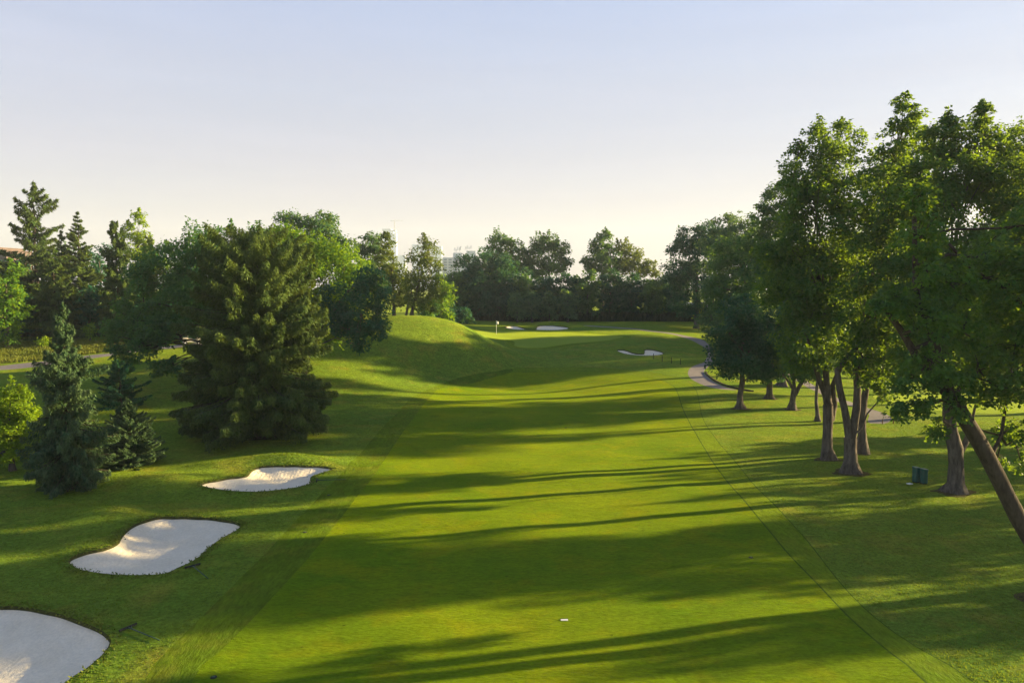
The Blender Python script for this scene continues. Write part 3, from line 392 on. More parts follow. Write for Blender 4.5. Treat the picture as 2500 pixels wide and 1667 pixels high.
# ------------------------------------------------ bunkers
def bunker(key, label, depth, width, lip=.10):
    L_ = LOOP[key]; c = L_.mean(0); root = empty('sand_bunker', (float(c[0]), float(c[1]), float(H(c[0], c[1]))), 0, label, 'sand bunker', 'sand bunkers beside the fairway and green')
    R = np.array([c[0], c[1], float(H(c[0], c[1]))])
    s = .22 if key in ('bunker_near', 'bunker_mid', 'bunker_upper') else .35
    g = jitgrid(L_[:, 0].min(), L_[:, 0].max(), L_[:, 1].min(), L_[:, 1].max(), s); g = g[inside(L_, g[:, 0], g[:, 1])]; g = g[dist_line(L_, g[:, 0], g[:, 1]) > s*.5]
    vv = [Vector(map(float, p)) for p in L_]+[Vector(map(float, p)) for p in g]; n = len(L_)
    v2, _, f2, *_ = delaunay_2d_cdt(vv, [(i, (i+1) % n) for i in range(n)], [], 1, 1e-6, False)
    V = np.array([tuple(v) for v in v2]); F = np.array([tuple(f) for f in f2]); cc = V[F].mean(1); F = F[inside(L_, cc[:, 0], cc[:, 1])]
    d = dist_line(L_, V[:, 0], V[:, 1]); t = np.clip(d/width, 0, 1); t = t*t*(3-2*t)
    base = H(V[:, 0], V[:, 1]); flat = base.mean()-depth*.55-.12
    z = (base-lip-depth*.25*np.clip(d/.5, 0, 1))*(1-t)+(flat if s < .3 else base-lip-.1)*t
    z += .012*np.sin(V[:, 0]*5+V[:, 1]*3)+.015*np.sin(V[:, 0]*1.7-V[:, 1]*2.3)*t
    me = tris_np('sand', np.column_stack([V, z])-R, F, M['sand']); link('sand', me, root)
    zt = H(L_[:, 0], L_[:, 1]); zb = zt-lip-.04; r2 = np.random.default_rng(3)
    top = np.column_stack([L_, zt+.005]); mid = np.column_stack([offset(L_, -.05), zt-.02+r2.uniform(-.02, .02, n)]); bot = np.column_stack([offset(L_, -.03), zb])
    V = np.concatenate([top, mid, bot])-R; F = []
    for a_ in (0, 1):
        for i in range(n): j = (i+1) % n; F += [(a_*n+i, a_*n+j, (a_+1)*n+j), (a_*n+i, (a_+1)*n+j, (a_+1)*n+i)]
    link('lip', tris_np('lip', V, F, M['soil']), root)
    # tufts hanging over the lip
    m = int(n*(12 if s < .3 else 6)); k = r2.integers(0, n, m); p = L_[k]+r2.normal(0, .1, (m, 2)); q = offset(L_, .5)[k]-L_[k]
    p = p+q*np.abs(r2.normal(0, .35, m))[:, None]
    hh = r2.uniform(.03, .08, m); an = r2.uniform(0, 6.28, m); zb = H(p[:, 0], p[:, 1])-.01
    dx = np.cos(an)*.035; dy = np.sin(an)*.035; lean = r2.normal(0, .04, (m, 2))
    Q = np.zeros((m, 4, 3)); Q[:, 0] = np.column_stack([p[:, 0]-dx, p[:, 1]-dy, zb]); Q[:, 1] = np.column_stack([p[:, 0]+dx, p[:, 1]+dy, zb])
    Q[:, 2] = np.column_stack([p[:, 0]+dx*.4+lean[:, 0], p[:, 1]+dy*.4+lean[:, 1], zb+hh]); Q[:, 3] = np.column_stack([p[:, 0]-dx*.4+lean[:, 0], p[:, 1]-dy*.4+lean[:, 1], zb+hh])
    o = link('grass_tufts', quads_np('grass_tufts', Q-R, M['lipgrass'], r2.uniform(0, 1, m)), root); o['kind'] = 'stuff'
M['lipgrass'] = foliage('lip_grass', (.075, .115, .012), (.15, .17, .03), (.16, .2, .01), .3)
bunker('bunker_near', 'nearest white sand bunker, cut by the bottom left corner of the photo', .75, 2.6, .12)
bunker('bunker_mid', 'peanut shaped sand bunker with streaks of sun, second from the camera', .75, 1.9, .12)
bunker('bunker_upper', 'brightly lit sand bunker below the big spruce, third along the left side', .55, 1.6, .10)
bunker('bunker_back', 'kidney shaped sand bunker behind the flagstick at the foot of the hedge', .5, 1.5, .12)
bunker('bunker_front', 'small crescent sand bunker right in front of the green', .45, 1.2, .12)
# ------------------------------------------------ trees
def unit(v): return v/(np.linalg.norm(v, axis=-1, keepdims=True)+1e-9)
def kites(c, d, nrm, L, W):
    d = unit(d); s = unit(np.cross(d, nrm)); nn = np.cross(s, d); L = L[:, None]; W = W[:, None]
    V = np.empty((len(c), 4, 3)); V[:, 0] = c-d*L*.5; V[:, 1] = c+s*W*.5-nn*W*.12; V[:, 2] = c+d*L*.5; V[:, 3] = c-s*W*.5-nn*W*.12
    return V
def crown(lobes, leaf, seed, k=1.5, droop=.5, spikes=True, cs=.38, squash=.85):
    r = np.random.default_rng(seed); Lb = np.array(lobes, float); CC = []; OO = []; RR = []; WW = []
    for i, (x, y, z, R) in enumerate(Lb):
        cr = min(max(cs*R, leaf*2.2), 1.25); n = int(max(10, 4.2*(R/cr)**2)); d = unit(r.normal(size=(n, 3)))
        rad = R*(.45+.58*r.random(n)**.6)*(1+.12*r.normal(size=n)); c = np.array([x, y, z])+d*rad[:, None]*[1, 1, squash]
        oth = np.delete(Lb, i, 0)
        if len(oth):
            dd = (np.linalg.norm(c[:, None]-oth[None, :, :3], axis=2)/oth[None, :, 3]).min(1); kk = dd > .55; c, d = c[kk], d[kk]
        CC.append(c); OO.append(d); RR.append(cr*r.uniform(.65, 1.25, len(c))); WW.append(np.ones(len(c)))
        if spikes and (len(oth) == 0 or not np.any((np.hypot(oth[:, 0]-x, oth[:, 1]-y) < (R+oth[:, 3])*.5) & (oth[:, 2] > z+.3*R))):
            for _ in range(r.integers(2, 4)):
                a = r.uniform(0, 6.28); q = r.uniform(.1, .65)*R; hgt = r.uniform(.35, .75)*min(R, 2.6)
                m = 5; tt = np.linspace(0, 1, m); s0 = np.array([x+math.cos(a)*q, y+math.sin(a)*q, z+R*squash*math.sqrt(max(.05, 1-(q/R)**2))*.9])
                CC.append(s0+np.outer(tt*hgt, [0, 0, 1])+r.normal(0, .06, (m, 3))); OO.append(unit(r.normal(size=(m, 3))+[0, 0, .6])); RR.append((.55-.35*tt)*min(1., cr*1.0)); WW.append(np.full(m, .6))
    CC = np.concatenate(CC); OO = np.concatenate(OO); RR = np.concatenate(RR); WW = np.concatenate(WW)
    N = k*.62*4*math.pi*(Lb[:, 3]**2).sum()/(.5*leaf*leaf); wt = RR**2*WW; cnt = np.maximum(5, (N*wt/wt.sum())).astype(int)
    idx = np.repeat(np.arange(len(CC)), cnt); n = len(idx)
    u = np.sqrt(r.random(n)); th = r.uniform(0, 2*math.pi, n); rr = RR[idx]
    off = np.column_stack([np.cos(th)*u*rr, np.sin(th)*u*rr, (-droop*u*u+r.normal(0, .30, n))*rr])
    c = CC[idx]+off+OO[idx]*(r.normal(0, .12, n)*rr)[:, None]
    rad = unit(np.column_stack([np.cos(th), np.sin(th), np.zeros(n)]))
    d = rad*.8+OO[idx]*.4+r.normal(0, .5, (n, 3))+np.array([0, 0, -.55])*droop*1.6
    nm = np.array([0, 0, .8])+rad*.35+OO[idx]*.55+r.normal(0, .55, (n, 3))
    s = leaf*r.uniform(.7, 1.35, n); V = kites(c, d, nm, s*1.25, s*.85)
    ct = r.random(len(CC)); tint = np.clip(.55*ct[idx]+.45*r.random(n), 0, 1)
    return V, tint, CC
def tube(pts, rad, n=8, flare=False, seed=0):
    P = np.array(pts, float); R = np.array(rad, float); m = len(P); t = np.gradient(P, axis=0) if m > 2 else np.repeat([P[-1]-P[0]], 2, 0); t = unit(t)
    up = np.array([.0, 1, 0.05]); a = unit(np.cross(t, up)); b = np.cross(t, a); th = np.arange(n)*2*math.pi/n
    r = np.random.default_rng(seed); lump = 1+.07*r.normal(size=(1, n)) if n > 5 else np.ones((1, n))
    rr = R[:, None]*lump*(1+.04*r.normal(size=(m, n)) if n > 5 else 1)
    if flare: rr[0] *= 1.55*(1+.18*np.cos(th*3+seed)); rr[1] *= 1.12
    V = P[:, None]+a[:, None]*np.cos(th)[None, :, None]*rr[..., None]+b[:, None]*np.sin(th)[None, :, None]*rr[..., None]
    F = []
    for i in range(m-1):
        for j in range(n): F.append((i*n+j, i*n+(j+1) % n, (i+1)*n+(j+1) % n, (i+1)*n+j))
    return V.reshape(-1, 3), np.array(F)
def bend(p, q, r, amp=.08, m=4, sag=0):
    p = np.array(p, float); q = np.array(q, float); l = np.linalg.norm(q-p); t = np.linspace(0, 1, m)[:, None]
    P = p+(q-p)*t; P += r.normal(0, amp*l/ m, (m, 3))*np.sin(t*math.pi); P[:, 2] += np.sin(t[:, 0]*math.pi)*sag*l
    return P
def tubes_mesh(name, T, mat):
    Vs = []; Fs = []; o = 0
    for V, F in T: Vs.append(V); Fs.append(F+o); o += len(V)
    V = np.concatenate(Vs); F = np.concatenate(Fs)
    return mesh_np(name, V, F.ravel(), np.arange(len(F))*4, np.full(len(F), 4), mat, True)
def tree(name, label, group, pos, lobes, mat, leaf, seed, stems=None, tr=None, bk='bark', cat='tree', k=1.5, droop=.5, spikes=True, twigs=5, fr=.35, shrub=False, cs=.38):
    x, y = pos; z = float(H(x, y)); root = empty(name, (x, y, z-.02), 0, label, cat, group); R0 = np.array([x, y, z-.02])
    r = np.random.default_rng(seed+7); Lb = np.array(lobes, float)
    V, tint, CC = crown(lobes, leaf, seed, k, droop, spikes, cs)
    top = Lb[:, 2].max()+Lb[Lb[:, 2].argmax(), 3]; low = Lb[:, 2].min()
    if tr is None: tr = .018*(top-z)+.06
    T = []
    if stems is None:
        cx, cy = np.average(Lb[:, 0], weights=Lb[:, 3]), np.average(Lb[:, 1], weights=Lb[:, 3]); hz = z+(top-z)*fr; ez = z+(top-z)*.78
        p0 = np.array([x, y, z-.15]); p1 = np.array([x, y, z+.35]); p2 = np.array([x+(cx-x)*.15, y+(cy-y)*.15, hz]); p3 = np.array([x+(cx-x)*.8, y+(cy-y)*.8, ez])
        P = np.concatenate([[p0, p1], bend(p1, p2, r, .05, 5)[1:], bend(p2, p3, r, .12, 5)[1:]]); rad = np.concatenate([[tr*1.1, tr], np.linspace(tr*.92, tr*.62, 4), np.linspace(tr*.55, tr*.15, 4)])
        T.append(tube(P, rad, 9, True, seed)); nodes_ = [(P[i], rad[i]) for i in range(4, len(P))]
    else:
        nodes_ = []
        for si, S in enumerate(stems):
            A = np.array(S); P = A[:, :3]; rad = A[:, 3]
            Pf = catmull(np.column_stack([P, rad]), .9, False); P, rad = Pf[:, :3].copy(), Pf[:, 3]
            if si == 0: P[0, 2] = z-.1
            T.append(tube(P, rad, 11, si == 0, seed+si)); nodes_ += [(P[i], rad[i]) for i in range(len(P)//2 if len(stems) > 1 else len(P)*2//3, len(P))]
            if si == 0 and len(stems) > 1: nodes_ = nodes_[-1:]
    if not shrub:
        NP = np.array([n_[0] for n_ in nodes_]); NR = np.array([n_[1] for n_ in nodes_])
        for li, (lx, ly, lz, lr) in enumerate(Lb):
            q = np.array([lx, ly, lz]); cost = np.linalg.norm(NP-q, axis=1)+np.where(NP[:, 2] > lz, 3*(NP[:, 2]-lz), 0); i = int(cost.argmin())
            ra = min(NR[i]*.7, .05+.02*lr*2); P = bend(NP[i], q, r, .22, 5, .05); T.append(tube(P, np.linspace(ra, ra*.4, 5), 6, False, li))
            near = CC[np.linalg.norm(CC-q, axis=1) < lr*1.3]
            if len(near) and twigs:
                for c in near[r.permutation(len(near))[:twigs]]: T.append(tube(bend(P[3] if r.random() < .5 else q, c, r, .2, 4, .05), np.linspace(ra*.38, .012, 4), 4, False))
    for k_ in range(len(T)): T[k_] = (T[k_][0]-R0, T[k_][1])
    link('stem' if shrub else 'trunk', tubes_mesh('trunk', T, M[bk]), root)
    link('foliage' if shrub else 'crown', quads_np('crown', V-R0, M[mat], tint), root)
    return root
def auto_lobes(pos, top, R, zb, seed, n=9, flat=0, lean=(0, 0)):
    r = np.random.default_rng(seed+100); x, y = pos; zc = (top+zb)/2; hz = (top-zb)/2; L_ = []
    for i in range(n):
        t = (i+.5)/n*2-1; a = i*2.4+r.uniform(-.4, .4); w_ = math.sqrt(max(0.05, 1-abs(t)**(2.2+flat)))
        q = R*w_*r.uniform(.35, .62); lr = R*r.uniform(.38, .52)*(.6+.4*w_)
        L_.append((x+math.cos(a)*q+lean[0]*(t+1), y+math.sin(a)*q+lean[1]*(t+1), zc+t*(hz-lr*.75), lr))
    L_.append((x+lean[0], y+lean[1], zc, R*.55)); return L_
def conifer(name, label, group, pos, top, R, mat, seed, zb=.6, power=.85, spacing=.42, per=7, droop=.35, irr=.25, tw=.5, dens=1.0, tr=None, tuft=.07, bend_up=.25, gaps=0, asym=(0, 0), bk='darkbark', prof=None, zj=.15):
    x, y = pos; z0 = float(H(x, y)); root = empty(name, (x, y, z0-.02), 0, label, 'spruce tree' if 'spruce' in name else 'conifer', group); R0 = np.array([x, y, z0-.02])
    r = np.random.default_rng(seed); Ht = top-z0; tr = tr or .016*Ht+.04; T = []
    wob = r.normal(0, .02*R, (9, 2)); wob[0] = 0; P = np.column_stack([x+wob[:, 0], y+wob[:, 1], z0-.15+np.linspace(0, 1, 9)*(Ht+.1)])
    T.append(tube(P, np.linspace(tr, .015, 9), 9, True, seed)); cs_, ds, ns, ls, ws, tt = [], [], [], [], [], []
    nl = int((Ht-zb)/spacing)
    for i in range(nl):
        f = (i+.5)/nl; z = z0+zb+(Ht-zb)*f
        if prof is not None: env = R*np.interp(f, prof[0], prof[1])
        else: env = R*((1-f)**power)*(.75+.25*min(1, f*6))+.12
        lump = 1+irr*math.sin(f*17+seed)*.5
        nb = max(3, int(per*(.55+.45*(1-f))))
        for j in range(nb):
            if r.random() < gaps: continue
            a = r.uniform(0, 2*math.pi); az = 1+asym[0]*math.cos(a)+asym[1]*math.sin(a)
            Lb = env*lump*az*r.uniform(1-irr*1.3, 1+irr*.55); Lb = max(Lb, .12); h = np.array([math.cos(a), math.sin(a), 0])
            st = np.array([np.interp(z, P[:, 2], P[:, 0]), np.interp(z, P[:, 2], P[:, 1]), z+r.uniform(-zj, zj)])
            s = np.linspace(0, 1, 7); up = bend_up*(1+f); B = st+h*(Lb*s)[:, None]; B[:, 2] += Lb*(up*f*s-droop*(1-f*.8)*s**1.5+.16*s**4)
            if Lb > .6: T.append(tube(B[::2], np.linspace(max(.012, tr*.22*(1-f)), .008, 4), 4, False))
            n = int(dens*(6+Lb*30*max(1, (Lb/2.2)**.5))); u = .18+.82*r.random(n)**.75; b = np.stack([np.interp(u, s, B[:, q]) for q in range(3)], 1)
            side = np.cross(h, [0, 0, 1.]); sw = (r.random(n)*2-1); wid = tw*Lb**.55*(1.12-u)*.62
            off = side*(sw*wid)[:, None]; dr = -abs(sw)*wid*.35-r.random(n)**1.3*droop*1.25*tw*(.5+.5*min(Lb, 2))*(1.45-u)*1.2
            c = b+off; c[:, 2] += dr+r.normal(0, .03, n)
            d = h*.7+side*(sw*.9)[:, None]+np.array([0, 0, -1.6*droop])+r.normal(0, .4, (n, 3)); cs_.append(c); ds.append(d)
            ns.append(np.array([0, 0, 1.])+r.normal(0, .55, (n, 3))+h*.35); ls.append(tuft*r.uniform(2.4, 4.6, n)); ws.append(tuft*r.uniform(.8, 1.3, n))
            tt.append(np.clip(r.random()*.5+.5*r.random(n)*.8+.25*(u-.5), 0, 1))
    c = np.concatenate(cs_); V = kites(c, np.concatenate(ds), np.concatenate(ns), np.concatenate(ls), np.concatenate(ws)); T = [(a_-R0, b2) for a_, b2 in T]
    link('trunk', tubes_mesh('trunk', T, M[bk]), root); link('crown', quads_np('crown', V-R0, M[mat], np.concatenate(tt)), root)
    return root
def px(p, D): return (p-1176)/1680*D                       # image pixel column, and row below, to metres at an assumed distance
def zt(q, D): return 12-(q-660)/1680*D
GR, GM, GL, GH, GC = 'mature trees right of the fairway', 'broadleaf trees on the left slope', 'trees of the left wood', 'trees screening the back of the green', 'trees behind the mound'
def dec(key, label, group, mat, leaf, seed, **k2):
    pos, lobes = TREES[key]; return tree(k2.pop('name', 'maple_tree'), label, group, pos, lobes, mat, leaf, seed, STEMS.get(key), **k2)
def aut(name, label, group, p, q, D, Rp, zb, mat, leaf, seed, n=9, **k2):
    pos = (px(p, D), D); top = zt(q, D); R = Rp/1680*D; fl = k2.pop('flat', 0); ln = k2.pop('lean', (0, 0)); z = float(H(*pos))
    return tree(name, label, group, pos, auto_lobes(pos, top, R, z+zb, seed, n, fl, ln), mat, leaf, seed, **k2)
# ---- right hand row
dec('R5', 'tall maple with a three stemmed grey trunk, left of the V forked trunk', GR, 'maple', .17, 11, k=1.6)
dec('R6', 'tall maple on a pale V forked trunk in the middle of the right row', GR, 'maple', .17, 12, k=1.6)
dec('R7', 'maple standing directly behind the V forked trunk', GR, 'maple', .18, 13, k=1.6)
dec('R8', 'tallest maple, upright ridged trunk beside the green bins', GR, 'maple', .155, 14, k=1.9)
dec('R9', 'leaning dark trunked maple entering from the lower right edge of the photo', GR, 'maple', .13, 15, bk='darkbark', k=1.5)
dec('R10', 'maple beyond the right edge, only its long bare limb and leaf tips showing', GR, 'maple', .2, 16, bk='darkbark', k=.8)
dec('R1', 'compact round dark maple at the bend of the cart path', GR, 'dark', .2, 17, spikes=False, k=1.9, cs=.45)
dec('R2', 'small dark round crowned tree just right of the compact maple', GR, 'dark', .21, 18, spikes=False, k=1.7)
dec('R3', 'low small tree with a trunk forking near the ground, nearest the dark round trees', GR, 'mid', .2, 19)
dec('R4', 'slim tree half hidden behind the three stemmed trunk', GR, 'maple_bright', .2, 20)
dec('C12', 'broad tall tree rising above the compact dark maple', GR, 'mid', .25, 21)
dec('C11', 'lighter green rounded tree behind the compact dark maple', GR, 'mid', .28, 22, spikes=False)
dec('C10', 'blue green poplar left of the lighter rounded tree', GR, 'grey', .3, 23, spikes=False)
dec('C9', 'large blue green tree at the right end of the hedge behind the green', GR, 'dark', .33, 24, spikes=False)
aut('small_tree', 'small sunlit yellow green tree at the right end of the hedge', GH, 1603, 690, 143, 16, 1.6, 'yellow', .35, 25, 6, spikes=False)
for i, (p, q, D, R) in enumerate([(1850, 560, 118, 70), (1960, 575, 128, 70), (2060, 560, 120, 75), (2175, 575, 126, 80), (2290, 560, 118, 80), (2400, 570, 112, 80)]):
    aut('parkland_tree', ['backlit tree far behind the small forked tree', 'backlit tree far behind the three stemmed maple', 'backlit tree far beyond the cart path stakes', 'backlit tree far behind the green bins', 'backlit tree far behind the leaning trunk', 'backlit tree by the right edge beyond the far lawn'][i],
        'backlit trees beyond the far lawn', p, q, D, R, 4.0, ['mid', 'maple_bright', 'mid', 'maple_bright', 'maple_bright', 'mid'][i], .36, 30+i, 9, k=1.0)
# ---- left foreground
conifer('blue_spruce', 'tall ragged blue green spruce beside the second bunker', 'spruces on the left slope', (-26.19, 42.55), zt(703, 42.5), 2.5, 'blue_spruce', 41, zb=.25, power=.75, spacing=.24, per=12, droop=.55, irr=.42, tuft=.06, dens=3.8, zj=.3, gaps=.04, asym=(.06, .04),
        prof=([0, .06, .2, .35, .5, .62, .7, .76, .83, .9, 1], [.85, 1.0, .95, .84, .74, .66, .56, .34, .34, .26, .04]))
conifer('blue_spruce', 'small dense conical spruce right of the tall ragged one', 'spruces on the left slope', (-25.4, 47.9), zt(920, 47.9), 2.2, 'blue_spruce', 42, zb=.1, power=.7, spacing=.15, per=14, droop=.14, irr=.2, tuft=.05, dens=3.4, tw=.5,
        prof=([0, .1, .3, .6, .85, 1], [.8, 1.0, .92, .58, .24, .03]))
conifer('norway_spruce', 'huge broad drooping spruce in the middle of the left slope', 'spruces on the left slope', (-19.37, 56.1), zt(548, 56.1), 6.3, 'spruce', 43, zb=1.6, spacing=.34, per=16, droop=.5, irr=.20, zj=.6, tuft=.08, dens=3.4, tw=.9, gaps=.06, asym=(-.06, 0), tr=.38,
        prof=([0, .06, .14, .23, .34, .45, .56, .67, .80, .90, .96, 1], [.45, .78, .92, .90, .86, .84, .80, .78, .70, .54, .34, .08]))
conifer('young_pine', 'small soft dark pine partly hidden behind the two blue spruces', 'spruces on the left slope', (-34.3, 63.5), zt(838, 63.5), 2.5, 'dark', 44, zb=.3, power=.55, spacing=.28, per=10, droop=.15, irr=.4, zj=.3, tuft=.09, dens=2.6, gaps=.05)
dec('yel', 'bright yellow green young tree at the left edge of the photo', GM, 'yellow', .13, 45, name='young_tree', cs=.5, k=1.7)
dec('M1', 'wide dark maple with low drooping boughs left of the huge spruce', GM, 'mid', .21, 46, droop=.6, bk='darkbark')
dec('M2', 'bright sunlit maple directly right of the huge spruce', GM, 'maple_bright', .22, 47)
dec('M3', 'taller blue green tree whose two domes rise behind the bright maple', GM, 'grey', .27, 48, spikes=False)
dec('M4', 'dark low tree hanging over the mound, right of the bright maple', GM, 'dark', .22, 49, droop=.7, spikes=False)  # dark leaf colour stands in for the bright maple's shaded side
# ---- left wood
SP = 'conifers of the left wood'
conifer('norway_spruce', 'tallest ragged spruce rising above the left wood', SP, (px(88, 106), 106), zt(416, 106), 6.6, 'spruce', 51, zb=1.5, spacing=.8, per=10, droop=.35, irr=.55, tuft=.18, dens=1.5, tw=.9, gaps=.16, tr=.4,
        prof=([0, .1, .3, .5, .58, .66, .72, .8, .9, 1], [.9, 1.0, 1.0, .75, .62, .55, .3, .35, .22, .05]))
conifer('norway_spruce', 'pointed dark spruce, second spire from the left', SP, (px(187, 116), 116), zt(488, 116), 4.2, 'spruce', 52, zb=1.5, spacing=.6, per=10, droop=.2, irr=.3, tuft=.17, dens=1.5)
conifer('norway_spruce', 'slim hanging spruce with a bare lower trunk, third spire from the left', SP, (px(272, 101), 101), zt(510, 101), 2.6, 'spruce', 53, zb=2, power=.55, spacing=.5, per=9, droop=.6, irr=.3, tuft=.15, dens=1.8)
conifer('norway_spruce', 'short olive spruce standing in front of the light poplar', SP, (px(347, 112), 112), zt(545, 112), 2.6, 'olive', 54, zb=1.5, power=.6, spacing=.55, per=9, droop=.4, irr=.3, tuft=.16, dens=1.5)
conifer('norway_spruce', 'short spruce between the tallest spruce and the pointed dark one', SP, (px(148, 122), 122), zt(530, 122), 3.2, 'spruce', 55, zb=1.5, spacing=.6, per=8, droop=.3, irr=.3, tuft=.18, dens=1.2)
conifer('norway_spruce', 'spruce leaning on the right side of the tallest spruce, its top lower', SP, (px(128, 101), 101), zt(600, 101), 4.3, 'spruce', 56, zb=1, power=.6, spacing=.55, per=10, droop=.45, irr=.3, tuft=.16, dens=1.5)
dec('T4', 'light green columnar poplar rising behind the slim hanging spruce', GL, 'yellow', .3, 57, name='poplar_tree', cs=.5)
LW = [('broad dark tree left of the tallest spruce at the back', 40, 572, 128, 62, 'dark'), ('dark round tree between the pointed spruce and the slim spruce', 232, 552, 130, 52, 'dark'), ('light tree below the poplar towards the maple', 378, 552, 126, 34, 'maple_bright'),
      ('light rounded tree showing beside the short back spruce', 150, 552, 126, 32, 'maple_bright'), ('bright leafy tree at the left edge below the far building', 14, 598, 94, 52, 'maple_bright'), ('tree just outside the left edge of the wood', -70, 590, 104, 80, 'mid'),
      ('dark tree hidden low behind the wide maple', 430, 590, 122, 50, 'mid'), ('low round tree at the back behind the wide maple', 520, 585, 130, 60, 'dark'), ('tree behind the huge spruce tip', 600, 580, 126, 60, 'mid'), ('low tree filling the gap right of the twin domed tree', 800, 625, 128, 34, 'grey'),
      ('dark tree under the tallest spruce at the meadow edge', 45, 668, 101, 44, 'dark'), ('dark tree at the meadow edge below the pointed spruce', 205, 652, 104, 44, 'dark'), ('dark tree at the meadow edge under the slim spruce', 300, 640, 105, 48, 'dark'), ('low dark tree behind the drooping maple boughs', 385, 660, 103, 46, 'dark'), ('olive tree below the light poplar', 330, 600, 114, 36, 'olive')]
for i, (lb, p, q, D, R, m_) in enumerate(LW): aut('woodland_tree', lb, GL, p, q, D, R, .6, m_, .31, 60+i, 9, k=1.15, spikes=(i in (2, 3, 4)), flat=.6)
BU = [('bright green bush on the meadow bank', 98, 772, 94, 14, 'yellow'), ('light bush at the foot of the left wood', 205, 738, 98, 14, 'maple_bright'), ('low bush beside the cart path near the golf cart', 395, 775, 99, 26, 'mid'), ('leafy bush just left of the golf cart', 430, 768, 98, 20, 'mid'), ('dark bush at the meadow edge by the left side of the photo', 12, 745, 100, 30, 'dark'), ('dark bush below the tallest spruce', 120, 735, 101, 28, 'dark'), ('dark bush hiding the foot of the slim spruce', 265, 735, 101, 30, 'mid')]
for i, (lb, p, q, D, R, m_) in enumerate(BU): aut('shrub', lb, 'bushes along the left meadow', p, q, D, R, .1, m_, .22, 80+i, 6, k=1.2, spikes=False, shrub=True, cat='bush', fr=.3)
# ---- behind the mound
dec('C3', 'feathery light tree with pale leaning stems on the mound', GC, 'olive', .26, 91, name='ash_tree', tr=.2, k=.95)
dec('C1', 'tree behind the bright maple with a lobed grey green top', GC, 'grey', .32, 92, name='ash_tree', spikes=False)
dec('C2', 'dark narrow topped tree in front of the tall tower', GC, 'olive', .31, 93, name='ash_tree', tr=.28)
aut('parkland_tree', 'low light green tree right of the feathery tree', GC, 1018, 622, 122, 32, .8, 'maple_bright', .33, 94, 8, spikes=False)
aut('parkland_tree', 'small rounded tree below the feathery tree, half behind the mound crest', GC, 985, 680, 117, 30, .6, 'mid', .31, 95, 7, spikes=False)
aut('shrub', 'low dark bush beyond the crest of the mound, left of the hedge', GC, 1060, 700, 140, 30, .1, 'dark', .38, 96, 6, spikes=False, shrub=True, cat='bush')
aut('shrub', 'low dark bush between the mound and the first hedge tree', GC, 1020, 706, 136, 30, .1, 'dark', .38, 97, 6, spikes=False, shrub=True, cat='bush')
dec('C5', 'big rounded dark tree at the left end of the hedge', GH, 'dark', .42, 98, name='parkland_tree', spikes=False)
dec('C6', 'airy tall tree behind the hedge, nearest the big rounded tree', GH, 'mid', .40, 99, name='parkland_tree', k=1.5)
dec('C6b', 'airy tree with several pointed tops behind the middle of the hedge', GH, 'mid', .40, 100, name='parkland_tree', k=1.5)
dec('C7', 'pyramid shaped tall tree behind the hedge', GH, 'mid', .40, 101, name='parkland_tree', k=1.5)
dec('C8', 'airy sloping topped tree at the right behind the hedge', GH, 'olive', .40, 102, name='parkland_tree', k=1.4)
HL = ['first', 'second', 'third', 'fourth', 'fifth', 'sixth', 'seventh', 'eighth', 'ninth', 'tenth', 'eleventh']
rr_ = random.Random(4)
for i in range(11):
    aut('hedge_tree', HL[i]+' dark tree of the even hedge row, counted from the left', GH, 1050+i*50, 622+rr_.uniform(-8, 8), 154+rr_.uniform(-1.5, 1.5), 38, .9, 'dark' if i % 3 else 'mid', .40, 110+i, 11, k=1.7, spikes=False, flat=2, twigs=2, fr=.3)
for i, p in enumerate((1188, 1222, 1262, 1304)):
    aut('willow_tree', ['leftmost', 'second from left', 'third from left', 'rightmost'][i]+' grey green low tree in front of the hedge', 'grey green trees in front of the hedge', p, 664+rr_.uniform(-5, 5), 149, 26, .8, 'grey', .38, 130+i, 8, spikes=False, flat=1, twigs=2)
for i, (p, q, D, R) in enumerate([(1060, 640, 182, 50), (1330, 640, 190, 50), (1420, 640, 190, 45), (1530, 640, 186, 45), (1220, 645, 188, 50)]):
    aut('woodland_tree', ['tree at the back left of the hedge beside the apartment block', 'tree in the dip between the two tall groups behind the hedge', 'low tree behind the pyramid shaped tree', 'low tree behind the right end of the hedge', 'low tree behind the airy pointed tree'][i], 'far trees behind the hedge', p, q, D, R, .3, 'mid', .45, 140+i, 8, k=1, spikes=False)
